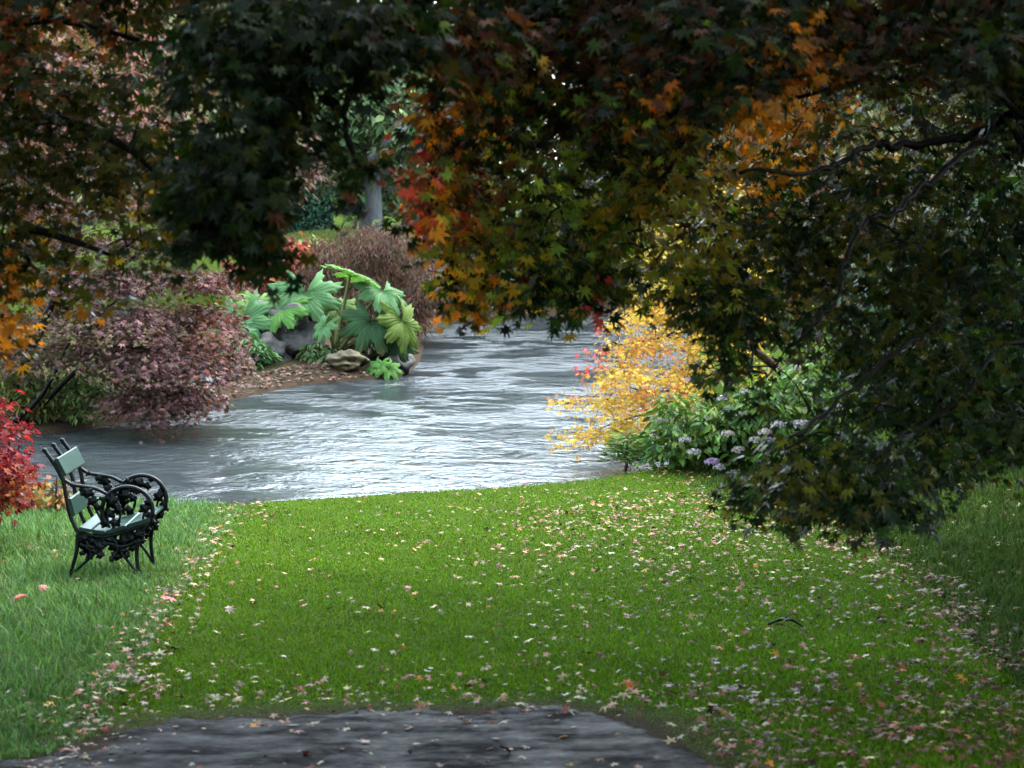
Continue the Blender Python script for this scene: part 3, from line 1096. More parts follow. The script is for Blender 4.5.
# bough over the orange patch and down to the middle right
an.append(poly_anchors([(690, 60), (1024, 60), (1024, 240), (760, 240), (690, 200)], 115, 8.1, 9.8))
an.append(poly_anchors([(700, 230), (1024, 200), (1024, 470), (960, 470), (900, 490), (760, 490), (735, 470), (850, 400), (800, 330), (700, 330)], 200, 7.9, 9.7))
an.append(poly_anchors([(690, 280), (760, 280), (780, 390), (740, 400), (700, 370)], 22, 7.0, 8.0))
an.append(poly_anchors([(745, 470), (950, 440), (930, 500), (880, 515), (800, 510), (750, 495)], 40, 6.9, 8.0))
an.append(np.array([P(722, 498, 7.4), P(716, 490, 7.5)]))
anA = np.concatenate(an)
_u, _v = project(anA)
anA = anA[~(in_poly(_u, _v, OPEN) & (poly_dist(_u, _v, OPEN) > 2))]
mb = MB()
twigs_to(mb, skel, anA)
# boughs added above the frame and over the camera, shaped to shade the foreground
ub = []
while len(ub) < 1750:
    c = rng.uniform((-6.5, -5, 3.5), (9, 16, 7.6))
    if c[2] < 3.6 + max(0, c[1]) * .1: continue
    if ((c[0] - 1.4) / 7.2) ** 2 + ((c[1] - 5) / 10.6) ** 2 > 1 or c[1] > 12.8 + c[0] * 1.1: continue
    ub.append(c)
ub = np.array(ub + [c for c in rng.uniform((1.2, 7.5, 4.5), (6.5, 15.5, 7.0), (800, 3)) if c[2] > 3.7 + c[1] * .1 and c[1] < 10.5 + c[0] * 1.4])  # extra sprays over the right, added to darken that side of the lawn
twigs_to(mb, skel, ub, .012, .004)
mb.build('crown_twigs', M['bark'], A)
rad = rng.uniform(.11, .2, len(anA))
pos, tip, nrm, sz, ai = spray_leaves(anA, rad, 44, .072, .35, .8)
kp = keep_leaves(pos + .65 * sz[:, None] * unit(tip))
pos, tip, nrm, sz = pos[kp], tip[kp], nrm[kp], sz[kp]
patches = [(425, 180, 32, RED, .8), (440, 205, 40, ORG, .5), (470, 250, 45, ORG, .3), (435, 320, 35, ORG, .65), (490, 250, 75, (.44, .34, .03), .5), (420, 200, 30, RED, .5), (440, 225, 50, ORG, .35), (560, 180, 90, (.24, .34, .05), .6), (620, 240, 60, (.18, .25, .03), .5), (690, 240, 60, (.34, .32, .04), .55), (620, 120, 60, (.10, .16, .03), .4), (480, 200, 60, (.2, .16, .03), .4), (425, 215, 18, RED, .6),  # paler green and olive patches put light on the middle bough
           (430, 150, 60, RUS, .5), (450, 105, 40, ORG, .4), (785, 110, 50, ORG, .85), (752, 155, 32, ORG, .8), (815, 60, 50, ORG, .5), (650, 100, 30, ORG, .5), (690, 160, 60, (.24, .2, .025), .5),
           (640, 215, 40, YEL, .35), (880, 20, 100, (.09, .035, .015), .5), (600, 25, 120, (.10, .04, .02), .55), (550, 60, 25, YEL, .3), (700, 250, 70, (.2, .15, .02), .4),
           (800, 480, 50, (.12, .12, .015), .6), (290, 215, 22, RUS, .4), (600, 305, 22, RED, .4), (880, 250, 90, OLV, .5), (900, 120, 60, OLV, .4), (470, 40, 60, RUS, .3), (745, 60, 30, MGR, .6)]
col = patch_colours(pos, ([DKG, MGR, OLV, (.03, .05, .03)], [5, 2.4, 1.6, 2]), patches)
leaves_mesh('crown', MAPLE7, pos, tip, nrm, sz, col, M['maple'], A)
pos, tip, nrm, sz, ai = spray_leaves(ub, rng.uniform(.5, .8, len(ub)), 60, .15, .3, .4)
u_, v_ = project(pos)
keep = (v_ + F * .3 / np.maximum(pos[:, 1], .3) < 0) | (pos[:, 1] < .1)
pos, tip, nrm, sz = pos[keep], tip[keep], nrm[keep], sz[keep]
leaves_mesh('shade_crown', MAPLE5, pos, tip, nrm, sz, pick(len(pos), [DKG, MGR, OLV, RUS], [5, 3, 1, .7]), M['maple'], A)

# --- the maple overhanging from the left
bx, by_ = -3.4, 7.2
B = tree_root('maple_tree', (bx, by_, hz(bx, by_)), 'maple with olive green and orange leaves overhanging the upper left of the view', 'tree')
trunkB = smooth_path([(bx, by_, hz(bx, by_) - .1), (-3.3, 7.2, 2.0), (-3.05, 7.2, 3.0), (-2.8, 7.2, 4.0), (-2.6, 7.0, 5.2), (-2.4, 6.6, 6.4)])
mb = MB()
mb.tube(trunkB, np.linspace(.15, .03, len(trunkB)), 10)
mb.build('trunk', M['bark'], B)
skB = [trunkB[5:]]
for L in ([(-3.2, 7.2, 2.5), P(-40, 260, 7.3), P(20, 230, 7.3), P(70, 240, 7.3), P(110, 255, 7.3)],
          [(-3.05, 7.2, 3.0), P(-20, 130, 7.3), P(60, 120, 7.2), P(130, 150, 7.1), P(170, 190, 7.0)],
          [(-2.9, 7.2, 3.6), P(-10, 20, 7.2), P(60, 20, 7.2), P(140, 40, 7.1)],
          [(-2.8, 7.2, 4.0), (-3.0, 5, 4.6), (-3.0, 2.5, 4.6), (-2.6, .5, 4.6)],
          [(-2.6, 7, 5.2), (-3.4, 8.6, 5.2), (-3.6, 10, 5.0)]):
    p = smooth_path([np.asarray(q) for q in L], 6)
    mb = MB()
    mb.tube(p, np.linspace(.034, .007, len(p)), 7)
    mb.build('branch', M['bark'], B)
    skB.append(p)
anB = np.concatenate([
    poly_anchors([(-40, 20), (120, 15), (190, 100), (190, 240), (150, 270), (90, 240), (-40, 260)], 90, 6.8, 7.8),
    poly_anchors([(-40, 240), (60, 240), (30, 330), (-40, 370)], 22, 7.0, 7.8), poly_anchors([(-40, -60), (420, -60), (420, 5), (-40, 15)], 75, 6.8, 7.6),
    np.array([P(105, 280, 7.3), P(130, 285, 7.3), P(120, 300, 7.4)])])
ubB = []  # unseen boughs added overhead to shade lawn and leaves
while len(ubB) < 90:
    c = rng.uniform((-6.5, -3, 3.6), (-1.5, 10, 6.8))
    if c[2] < 3.45 + max(0, c[1]) * .105 + .25: continue
    ubB.append(c)
ubB = np.array(ubB)
mb = MB()
twigs_to(mb, skB, anB)
twigs_to(mb, skB, ubB, .012, .004)
mb.build('crown_twigs', M['bark'], B)
pos, tip, nrm, sz, ai = spray_leaves(anB, rng.uniform(.16, .26, len(anB)), 46, .068, .3, .75)
kp = keep_leaves(pos + .65 * sz[:, None] * unit(tip))
pos, tip, nrm, sz = pos[kp], tip[kp], nrm[kp], sz[kp]
col = patch_colours(pos, ([(.05, .06, .010), (.085, .085, .012), (.024, .042, .014), (.10, .065, .010)], [4, 3, 2.4, 1.2]),
                    [(10, 20, 60, (.26, .07, .02), .5), (90, 0, 40, (.2, .06, .02), .4), (5, 320, 50, ORG, .85), (60, 240, 60, (.25, .12, .015), .3), (150, 210, 40, (.24, .16, .015), .5), (180, 60, 30, YEL, .2)])
leaves_mesh('crown', MAPLE7, pos, tip, nrm, sz, col, M['maple'], B)
pos, tip, nrm, sz, ai = spray_leaves(ubB, rng.uniform(.5, .8, len(ubB)), 60, .15, .3, .4)
u_, v_ = project(pos)
keep = (v_ + F * .3 / np.maximum(pos[:, 1], .3) < 0) | (u_ + F * .3 / np.maximum(pos[:, 1], .3) < 0) | (pos[:, 1] < .1)
leaves_mesh('shade_crown', MAPLE5, pos[keep], tip[keep], nrm[keep], sz[keep], pick(int(keep.sum()), [DKG, OLV, MGR, RUS], [4, 3, 3, 1]), M['maple'], B)


# --- generic leafy plants
def leafy(name, label, cat, base, anchors, radius, per, size, cols, weights, tpl=DIAMOND, mat='foliage', bark='brown_twig', trunk_pts=None, trunk_r=(.08, .03),
          group=None, flat=.45, hang=.6, limbs_=(), colour_fn=None, twig=True, crown='crown', stem='trunk', lift=.12, gaps=0):
    root = tree_root(name, base, label, cat, group)
    base = np.asarray(base, float)
    if trunk_pts is None:
        trunk_pts = [base + np.array([0, 0, -.1]), base + np.array([.02, 0, .3])]
    tp = smooth_path(trunk_pts)
    mb = MB()
    mb.tube(tp, np.linspace(trunk_r[0], trunk_r[1], len(tp)), 9)
    mb.build(stem, M[bark], root)
    sk = [tp[len(tp) // 4:]]
    for L in limbs_:
        p = smooth_path([np.asarray(q) for q in L], 6)
        mb = MB()
        mb.tube(p, np.linspace(trunk_r[0] * .5, trunk_r[1] * .25, len(p)), 7)
        mb.build('branch', M[bark], root)
        sk.append(p)
    if twig:
        mb = MB()
        twigs_to(mb, sk, anchors, .014, .004, lift=lift)
        mb.build('crown_twigs', M[bark], root)
    pos, tip, nrm, sz, ai = spray_leaves(anchors, radius, per, size, flat, hang)
    if gaps:
        kp = rng.uniform(0, 1, len(pos)) > .85 * np.clip(lumps(pos, gaps, 2.1) * 2.4 - .15, 0, 1)
        pos, tip, nrm, sz, ai = pos[kp], tip[kp], nrm[kp], sz[kp], ai[kp]
    gz_ = height(pos[:, 0], pos[:, 1])
    kp = pos[:, 2] > np.maximum(gz_, 0) + .06 + rng.uniform(0, .12, len(pos)) * (gz_ < .02)
    pos, tip, nrm, sz, ai = pos[kp], tip[kp], nrm[kp], sz[kp], ai[kp]
    c = colour_fn(pos, ai) if colour_fn else pick(len(pos), cols, weights) * np.exp(rng.normal(0, .14, len(anchors)))[ai][:, None]
    leaves_mesh(crown, tpl, pos, tip, nrm, sz, c, M[mat], root)
    return root


def ball_anchors(c, r, n, squash=1.0, shell=.35, bottom=-1.0):
    out = []
    while len(out) < n:
        p = rng.normal(0, 1, 3)
        p /= np.linalg.norm(p)
        p *= rng.uniform(shell, 1) ** .6
        if p[2] < bottom: continue
        out.append(np.asarray(c) + p * np.asarray(r) * np.array([1, 1, squash]))
    return np.array(out)


# --- red purple maple on the left bank, drooping over the water
base = np.array([-5.9, 24.6, 0])
base[2] = hz(base[0], base[1])
wm = np.concatenate([
    poly_anchors([(-60, 90), (80, 60), (170, 150), (230, 190), (245, 290), (228, 330), (200, 350), (100, 350), (-60, 350)], 300, 23.2, 26),
    poly_anchors([(70, 300), (232, 275), (228, 340), (208, 405), (165, 425), (110, 395), (70, 360)], 50, 22.6, 24.2),
    poly_anchors([(50, 270), (225, 260), (230, 350), (110, 375), (50, 350)], 70, 22.8, 24.4),
    poly_anchors([(85, 345), (200, 300), (226, 340), (210, 412), (185, 428), (140, 418), (105, 390)], 62, 22.4, 24.2),
    poly_anchors([(-60, 300), (90, 310), (80, 370), (-60, 380)], 30, 23.4, 25.5),
    poly_anchors([(140, 415), (205, 405), (195, 438), (150, 436)], 7, 22.4, 23.4)])


wm[:, 2] = .4 * wm[:, 2] + .6 * .46 * np.round(wm[:, 2] / .46 + .12 * np.sin(wm[:, 0] * 2))      # tiers of boughs


def wm_col(pos, ai):
    u, v = project(pos)
    c = pick(len(pos), [(.135, .06, .062), (.215, .105, .112), (.085, .042, .04), (.105, .075, .042)], [4, 2.5, 3, 1.5], .28)
    t = (rng.uniform(0, 1, len(pos)) < .55 * np.exp(-((u - 30) / 70) ** 2 - ((v - 340) / 60) ** 2))
    c[t] = pick(int(t.sum()), [(.09, .09, .03), (.14, .11, .04)])
    t = (rng.uniform(0, 1, len(pos)) < .5 * np.exp(-((u - 215) / 25) ** 2 - ((v - 320) / 60) ** 2))
    c[t] = pick(int(t.sum()), [(.2, .07, .035), (.22, .06, .05)])
    t = (rng.uniform(0, 1, len(pos)) < .4 * (v < 220))
    c[t] = pick(int(t.sum()), [(.27, .08, .065), (.24, .14, .08), (.2, .06, .05)])
    return c * np.exp(rng.normal(0, .2, len(wm)))[ai][:, None]


leafy('maple_tree', 'red purple maple drooping over the water on the left bank', 'tree', base, wm, rng.uniform(.22, .42, len(wm)), 105, .085, None, None, MAPLE5, 'foliage', 'bark',
      [base + np.array([0, 0, -.1]), base + np.array([.05, 0, .4]), P(10, 400, 24.3), P(40, 330, 24.2), P(70, 260, 24.2), P(90, 180, 24.4)], (.09, .03),
      limbs_=([base + np.array([.05, 0, .4]), P(40, 405, 24.0), P(62, 385, 23.6), P(100, 350, 23.4), P(150, 350, 23.2), P(190, 370, 23.1)],
              [base + np.array([.02, 0, .3]), P(15, 420, 23.8), P(38, 400, 23.6), P(52, 378, 23.5), P(80, 330, 23.6), P(160, 270, 24)],
              [P(40, 330, 24.2), P(100, 280, 24.2), P(170, 240, 24.4), P(215, 260, 24.4)]), flat=.2, hang=.6, colour_fn=wm_col, gaps=2.7)

# green and yellowish undergrowth under it
for (px, py, d, w, h, lab, cols) in ((75, 425, 24.2, .55, .62, 'light green leafy bush under the purple maple beside the water', [(.10, .19, .05), (.16, .24, .07), (.08, .14, .04)]),
                                     (20, 430, 24.0, .5, .55, 'yellowish leafy bush at the foot of the purple maple by the left edge', [(.17, .2, .05), (.2, .14, .05), (.1, .15, .04)]),
                                     (110, 400, 25.4, .6, .6, 'dull green bush behind the light green bush under the purple maple', [(.07, .11, .04), (.11, .14, .05)])):
    b = P(px, py, d)
    b[2] = max(hz(b[0], b[1]), 0.0)
    a_ = ball_anchors(b + np.array([0, 0, h * .5]), (w, .4, h * .6), 45, 1, .3)
    leafy('leafy_bush', lab, 'bush', b, a_, .14, 22, .085, cols, None, OVATE, 'foliage', stem='stem', crown='foliage', trunk_r=(.02, .01))

# --- bright red shrub at the left edge of the lawn
b = np.array([-3.85, 14.3, 0])
b[2] = hz(b[0], b[1])
a_ = poly_anchors([(-70, 395), (-8, 400), (14, 425), (28, 455), (36, 485), (5, 497), (-70, 505)], 75, 13.7, 14.8)


def rs_col(pos, ai):
    u, v = project(pos)
    c = pick(len(pos), [(.26, .012, .018), (.18, .009, .016), (.33, .03, .012), (.12, .012, .022)], [4, 3, 2, 2])
    t = rng.uniform(0, 1, len(pos)) < .6 * np.exp(-((v - 492) / 18) ** 2)
    c[t] = pick(int(t.sum()), [(.36, .11, .015), (.3, .06, .015)])
    return c


leafy('red_shrub', 'scarlet leaved shrub at the left edge of the lawn behind the bench', 'shrub', b, a_, rng.uniform(.12, .2, len(a_)), 48, .075, None, None, MAPLE5, 'glow_leaf',
      limbs_=([b, b + np.array([.2, -.1, .5]), P(10, 440, 14.1)], [b, b + np.array([-.3, 0, .6]), P(-60, 420, 14.3)]), colour_fn=rs_col, stem='stem', crown='foliage', trunk_r=(.03, .02), flat=.35)

# orange ferns and litter below the red shrub: a low plant
b = G(55, 512)
a_ = np.array([b + np.array([rng.uniform(-.55, .3), rng.uniform(-.3, .4), rng.uniform(.05, .2)]) for _ in range(22)])
leafy('low_plant', 'low orange and green plant in the grass between red shrub and bench', 'plant', b, a_, .12, 20, .08, [(.34, .13, .04), (.3, .2, .04), (.12, .17, .04), (.22, .08, .04)], None, OVATE, 'foliage', stem='stem', crown='foliage', trunk_r=(.01, .006))

# --- yellow orange maple reaching over the river from the right
base = np.array([3.2, 22.6, 0])
base[2] = hz(base[0], base[1])
ya = np.concatenate([
    poly_anchors([(640, 185), (760, 190), (760, 400), (700, 420), (640, 420), (632, 350), (625, 325)], 42, 21.6, 23.2),
    poly_anchors([(632, 290), (705, 280), (705, 350), (632, 345)], 34, 21.6, 22.8),
    poly_anchors([(612, 345), (690, 340), (690, 420), (640, 432), (585, 435), (600, 410)], 48, 21.2, 22.4),
    np.array([P(575, 432, 21.3), P(590, 424, 21.4), P(568, 436, 21.2), P(600, 440, 21.3), P(592, 448, 21.3), P(565, 396, 21.5), P(578, 393, 21.6), P(600, 352, 21.7), P(610, 330, 21.8), P(622, 322, 21.8), P(595, 362, 21.7)])])


ya[:, 2] = .5 * ya[:, 2] + .5 * .3 * np.round(ya[:, 2] / .3 + .15 * np.sin(ya[:, 0] * 3))


def ya_col(pos, ai):
    u, v = project(pos)
    c = pick(len(pos), [(.82, .54, .06), (.85, .6, .12), (.78, .38, .06), (.6, .48, .07)], [4, 2.5, 1.8, 1.2], .12)
    t = rng.uniform(0, 1, len(pos)) < .35 * np.exp(-((u - 640) / 45) ** 2 - ((v - 355) / 22) ** 2) + .35 * np.exp(-((u - 650) / 30) ** 2 - ((v - 395) / 14) ** 2) + .8 * ((u < 590) & (v < 400))
    c[t] = pick(int(t.sum()), [(.78, .3, .10), (.75, .25, .12)])
    t = (rng.uniform(0, 1, len(pos)) < .7) & (u < 606) & (v < 372)
    c[t] = pick(int(t.sum()), [(.7, .16, .14), (.7, .1, .12)])
    t = rng.uniform(0, 1, len(pos)) < .5 * np.exp(-((u - 640) / 60) ** 2 - ((v - 230) / 40) ** 2)
    c[t] = pick(int(t.sum()), [(.4, .36, .05), (.3, .3, .05)])
    t = (v < 300) & (rng.uniform(0, 1, len(pos)) < .6)
    c[t] = pick(int(t.sum()), [(.32, .26, .04), (.2, .19, .03), (.45, .3, .04)])
    return c


leafy('maple_tree', 'golden yellow maple reaching over the river at the right bank', 'tree', base, ya, rng.uniform(.16, .28, len(ya)), 54, .07, None, None, MAPLE5, 'glow_leaf', 'brown_twig',
      [base + np.array([0, 0, -.1]), base + np.array([-.05, 0, .6]), P(735, 330, 22.5), P(720, 260, 22.4), P(700, 200, 22.4)], (.06, .02),
      limbs_=([base + np.array([-.03, 0, .5]), P(720, 400, 22.2), P(680, 405, 21.9), P(640, 415, 21.7), P(600, 428, 21.5)],
              [base + np.array([-.03, 0, .6]), P(725, 370, 22.3), P(690, 385, 22), P(650, 392, 21.8), P(610, 380, 21.7)],
              [P(735, 330, 22.5), P(690, 330, 22.3), P(650, 340, 22.1), P(620, 345, 22)]), flat=.28, hang=.6, colour_fn=ya_col)

# --- hydrangeas with faded mauve flower heads
def hydrangea(base, anchors, label, heads):
    root = leafy('hydrangea_shrub', label, 'shrub', base, anchors, .2, 40, .105, [(.07, .17, .03), (.11, .22, .035), (.16, .25, .04), (.045, .11, .03)], None, OVATE, 'foliage',
                 stem='stem', crown='foliage', trunk_r=(.03, .015), flat=.4, hang=.5, group='hydrangea shrubs on the right bank')
    for (px, py, d, r, c) in heads:
        p = P(px, py, d)
        m = 70
        v = unit(rng.normal(0, 1, (m, 3)))
        v[:, 2] = np.abs(v[:, 2]) * .9 - .25
        r *= .72
        leaves_mesh('flower_head', DIAMOND, p + v * r * np.array([1.25, 1.0, .75]) - np.array([0, 0, 0]), np.cross(v, rng.normal(0, 1, (m, 3))) + .02, v, r * .55, pick(m, [c, tuple(np.array(c) * .8)], None, .15), M['petal'], root)
    return root


PAL, MAU, PKW = (.62, .56, .62), (.48, .36, .55), (.66, .55, .56)
b = np.array([2.15, 20.0, hz(2.15, 20.0)])
ha = poly_anchors([(650, 445), (665, 405), (700, 390), (745, 400), (780, 430), (790, 475), (740, 468), (660, 470)], 75, 19.7, 20.6)
hydrangea(b, ha, 'hydrangea shrub with mauve and white flower heads at the lawn edge by the golden maple',
          [(685, 440, 19.6, .07, PAL), (694, 452, 19.6, .075, PAL), (712, 462, 19.5, .085, MAU), (719, 467, 19.5, .07, PAL), (728, 434, 19.5, .075, PKW), (738, 450, 19.5, .08, PKW), (722, 398, 19.7, .06, PAL), (741, 414, 19.6, .06, PKW), (742, 404, 19.6, .05, MAU), (660, 420, 19.9, .05, PKW), (690, 380, 20, .06, MAU)])
b = np.array([2.95, 19.6, hz(2.95, 19.6)])
ha = poly_anchors([(745, 380), (800, 360), (850, 380), (860, 450), (840, 480), (770, 478)], 80, 19.2, 20.4)
hydrangea(b, ha, 'darker hydrangea shrub half hidden behind the hanging maple leaves',
          [(765, 432, 19.1, .075, PKW), (778, 425, 19.1, .085, PAL), (801, 424, 19.1, .09, PAL), (770, 440, 19.1, .06, MAU), (840, 407, 19.2, .07, PAL), (755, 440, 19.2, .07, PKW), (745, 392, 19.5, .06, PAL), (797, 368, 19.6, .06, PKW), (780, 338, 19.8, .07, PAL), (785, 452, 19.1, .06, PAL)])
# feathery bush at the corner of the lawn
b = np.array([1.18, 20.55, hz(1.18, 20.55)])
b[2] = max(b[2], .05)
a_ = poly_anchors([(608, 462), (622, 440), (655, 435), (668, 464)], 40, 20.4, 20.8)
leafy('feathery_bush', 'small feathery light green bush at the lawn corner by the river', 'bush', b, a_, .12, 40, .12, [(.10, .2, .04), (.14, .22, .05), (.07, .14, .03)], None, NARROW, 'foliage', stem='stem', crown='foliage', trunk_r=(.02, .01), hang=-.2)

# --- dark evergreen shrubs and trees behind the big maple on the right
for (x_, y_, r_, hh, lab, cols) in (
        (4.6, 20.5, 1.3, 2.6, 'dark glossy evergreen shrub behind the hydrangeas on the right', [(.02, .05, .02), (.035, .07, .025)]),
        (4.3, 25.5, 1.6, 3.6, 'bronze leaved tall shrub behind the golden maple', [(.10, .08, .03), (.16, .1, .04), (.07, .08, .03)]),
        (7.2, 22.5, 2.0, 3.4, 'broad dark green shrub at the far right beyond the lawn', [(.025, .05, .018), (.045, .07, .02)]),
        (6.6, 29.0, 2.6, 8.0, 'tall olive green tree beyond the right bank shrubs', [(.05, .07, .02), (.09, .09, .03)]),
        (9.8, 28.0, 2.8, 8.0, 'tall dark green tree at the far right beyond the lawn', [(.03, .05, .02), (.05, .065, .025)]),
        (5.9, 37.0, 2.4, 7.6, 'rust coloured tree on the right bank near the river bend', [(.13, .07, .03), (.09, .08, .03)])):
    b = np.array([x_, y_, hz(x_, y_)])
    a_ = ball_anchors(b + np.array([0, 0, hh * .52]), (r_, r_ * .8, hh * .5), int((40 + r_ * 45) * (2.0 if hh > 7 else 1)), 1, .3)
    leafy('evergreen_shrub' if hh < 3.5 else 'broadleaf_tree', lab, 'shrub' if hh < 3.5 else 'tree', b, a_, r_ * .28, 46, .17, cols, None, OVATE, 'foliage', 'bark',
          [b + np.array([0, 0, -.2]), b + np.array([.1, 0, hh * .4]), b + np.array([0, .1, hh * .8])], (.05 + hh * .012, .02), stem='trunk')

# --- trees added beside the viewer to block sky light and dim the foreground
for (x_, y_, r_, hh, lab) in ((-9, 3, 3.2, 7.5, 'tall dark tree added left of the viewpoint to block sky light'), (9, 4, 3.4, 8, 'tall dark tree added right of the viewpoint to block sky light'),
                              (7.0, 13.5, 3.6, 9, 'dark shading tree added at the right of the lawn beside the big maple'), (8.6, 17, 3.0, 8, 'dark shading tree added at the right of the lawn further towards the river'), (-8.2, 10, 3.0, 7.5, 'dark shading tree added at the left of the lawn behind the overhanging maple')):
    b = np.array([x_, y_, hz(x_, y_)])
    a_ = ball_anchors(b + np.array([0, 0, hh * .55]), (r_, r_, hh * .5), 150, 1, .5)
    leafy('added_shade_tree', lab, 'tree', b, a_, r_ * .3, 30, .45, [DKG, MGR], None, DIAMOND, 'far_foliage', 'bark', [b + np.array([0, 0, -.2]), b + np.array([0, 0, hh * .5]), b + np.array([.1, 0, hh * .85])], (.22, .08), twig=False)

# ------------------------------------------------------------------ across the river: rocks and giant rhubarb
def rock(name, c, r, seed, mat, label, cat='rock', group=None):
    rr = np.random.default_rng(seed)
    n1, n2 = 40, 24
    th = np.linspace(0, 2 * np.pi, n1, endpoint=False)
    ph = np.linspace(0, np.pi, n2)
    T, Ph = np.meshgrid(th, ph)
    d = np.stack([np.cos(T) * np.sin(Ph), np.sin(T) * np.sin(Ph), np.cos(Ph)], -1).reshape(-1, 3)
    rad = np.ones(len(d))
    for _ in range(16):
        k_ = unit(rr.normal(0, 1, 3))
        f_ = rr.uniform(1.5, 7)
        rad += .17 / f_ ** .9 * np.sin(f_ * (d @ k_) * 2 + rr.uniform(0, 6.28)) * 1.5
    for _ in range(7):                              # flat broken faces
        k_ = unit(rr.normal(0, 1, 3))
        rad = np.minimum(rad, rr.uniform(.72, .95) / np.maximum(d @ k_, .05))
    v = d * rad[:, None] * np.asarray(r)
    i = np.arange(n1 * n2).reshape(n2, n1)
    f = np.stack([i[:-1], i[1:], np.roll(i, -1, 1)[1:], np.roll(i, -1, 1)[:-1]], -1).reshape(-1, 4)
    o = mesh_np(name, v, f, mat, None)
    o.location = tuple(float(q) for q in c)
    return tag(o, label, cat, group)


def on_bank(px, d):
    p = P(px, 300, d)
    p[2] = max(hz(p[0], d), 0.0)
    return p


c = on_bank(290, 31.3)
rock('boulder', c + np.array([0, 0, .28]), (.66, .5, .56), 4, M['rock'], 'big grey streaked boulder on the bank between the giant rhubarb plants', 'boulder')
c = on_bank(268, 30.9)
rock('boulder', c + np.array([0, 0, .12]), (.42, .34, .4), 9, M['rock'], 'lower grey boulder left of the big streaked one', 'boulder')
c = on_bank(346, 30.3)
rock('boulder', c + np.array([0, -.1, .06]), (.27, .22, .17), 6, M['moss_rock'], 'rounded mossy brown boulder below the giant rhubarb stalk', 'boulder')
c = on_bank(396, 30.95)
rock('boulder', c + np.array([-.05, 0.1, .06]), (.28, .42, .3), 12, rock_mat('near_black_rock', (.003, .003, .003), (.007, .007, .006), (.013, .012, .01)), 'near black boulder under the giant rhubarb leaves', 'boulder')  # near black boulder added to darken this corner of the bank
for (px, d, r, sd_, lab) in ((210, 28.0, .17, 21, 'rounded grey stone at the water edge beside the purple maple'), (222, 28.4, .13, 22, 'pale grey stone right of the rounded one at the water edge'), (232, 28.7, .1, 23, 'smallest grey stone at the water edge below the rhubarb leaves'), (200, 27.6, .14, 24, 'dark grey stone leftmost at the water edge under the purple maple')):
    c = on_bank(px, d)
    rock('stone', c + np.array([0, 0, .04]), (r * 1.2, r, r * .75), sd_, M['rock'], lab, 'stone', 'stones at the water edge of the spit')


def gun_leaf(root, centre, size, tilt_to, roll, col, stalk_base, droop=.35, veins=True):
    """A giant rhubarb leaf: lobed, ribbed blade around centre whose face looks along tilt_to, with its stalk as child."""
    n = unit(np.asarray(tilt_to, float))
    ref = np.array([0, 0, -1.0])
    tip = unit(ref - n * (ref @ n)) if abs(n[2]) < .98 else np.array([0, -1.0, 0])
    side = np.cross(tip, n)
    ca, sa = math.cos(roll), math.sin(roll)
    tip, side = tip * ca + side * sa, side * ca - tip * sa
    na, nr = 140, 10
    lob = 7
    v, cc = [], []
    for j in range(nr + 1):
        t = j / nr
        for i in range(na):
            a = -R(155) + R(310) * i / (na - 1)
            saw = abs(math.sin(lob * a / (R(310)) * math.pi))            # lobes
            edge = .58 + .46 * saw ** 1.1 - .13 * abs(math.sin(a * 19 + .4)) - .2 * max(0, abs(a) / R(155) - .75)
            r = t * (1 + (edge - 1) * t ** 2.2) * size
            rib = .025 * size * saw * math.sin(min(1, t * 1.3) * math.pi * .6)
            hgt = .10 * size * (1 - (1 - t) ** 2) - .7 * droop * size * t ** 2.4 + rib + .02 * size * math.sin(a * 31 + t * 14)
            p = np.asarray(centre) + tip * (math.cos(a) * r) + side * (math.sin(a) * r) + n * hgt
            v.append(p)
            vein = 1 + .35 * (1 - saw) * (1 if t < .95 else 0)
            tear = max(0.0, math.sin(a * 5.3 + size * 40) * math.sin(a * 13.7 + size * 90)) * max(0.0, t - .72) * 2.6
            cc.append(np.asarray(col) * vein * (1 + .12 * math.sin(a * 47 + t * 21)) * (1 - tear) + np.array([.16, .10, .035]) * tear)
    f = []
    for j in range(nr):
        for i in range(na - 1):
            k_ = j * na + i
            f.append((k_, k_ + 1, k_ + na + 1, k_ + na))
    lf = mesh_np('leaf', np.array(v), np.array(f), M['gunnera'], root, np.array(cc))
    mb = MB()
    st = np.asarray(stalk_base, float)
    c0 = np.asarray(centre, float)
    mid = (st + c0) / 2 + np.array([0, .05, .08])
    mb.tube(smooth_path([st, mid, c0 - n * .02]), np.linspace(.038, .022, 13), 8, (.20, .21, .08))
    s = mb.build('stalk', M['gunnera'], lf)
    s.parent = lf
    s.matrix_parent_inverse = lf.matrix_world.inverted() if False else Matrix()
    s.matrix_parent_inverse = (Matrix.Translation(Vector(root.location)) @ Matrix.Translation(-Vector(root.location)))
    return lf


b1 = on_bank(335, 30.9)
g1 = empty('giant_rhubarb', b1, 'giant rhubarb with huge green leaves and a tall pale stalk over the mossy boulder', 'plant')
sb = b1 + np.array([0, 0, .05])
BLU, YGR, DGR, BGR = (.10, .215, .085), (.12, .18, .035), (.038, .088, .036), (.10, .23, .05)
gun_leaf(g1, P(350, 276, 30.7), .52, (.35, .25, .95), R(60), BGR, sb, .22)
gun_leaf(g1, P(383, 292, 30.9), .50, (.45, -.45, .8), R(20), BLU, sb, .4)
gun_leaf(g1, P(372, 322, 30.6), .56, (.15, -.80, .5), R(5), DGR, sb, .4)  # leaf in shade: the shade is painted as a darker green
gun_leaf(g1, P(402, 322, 30.7), .52, (.75, -.55, .35), R(-10), YGR, sb, .35)
gun_leaf(g1, P(325, 326, 30.5), .30, (-.6, -.6, .55), R(20), BLU, sb, .3)
gun_leaf(g1, P(336, 310, 31.4), .42, (-.2, -.5, .8), R(-40), (.10, .17, .04), sb, .35)
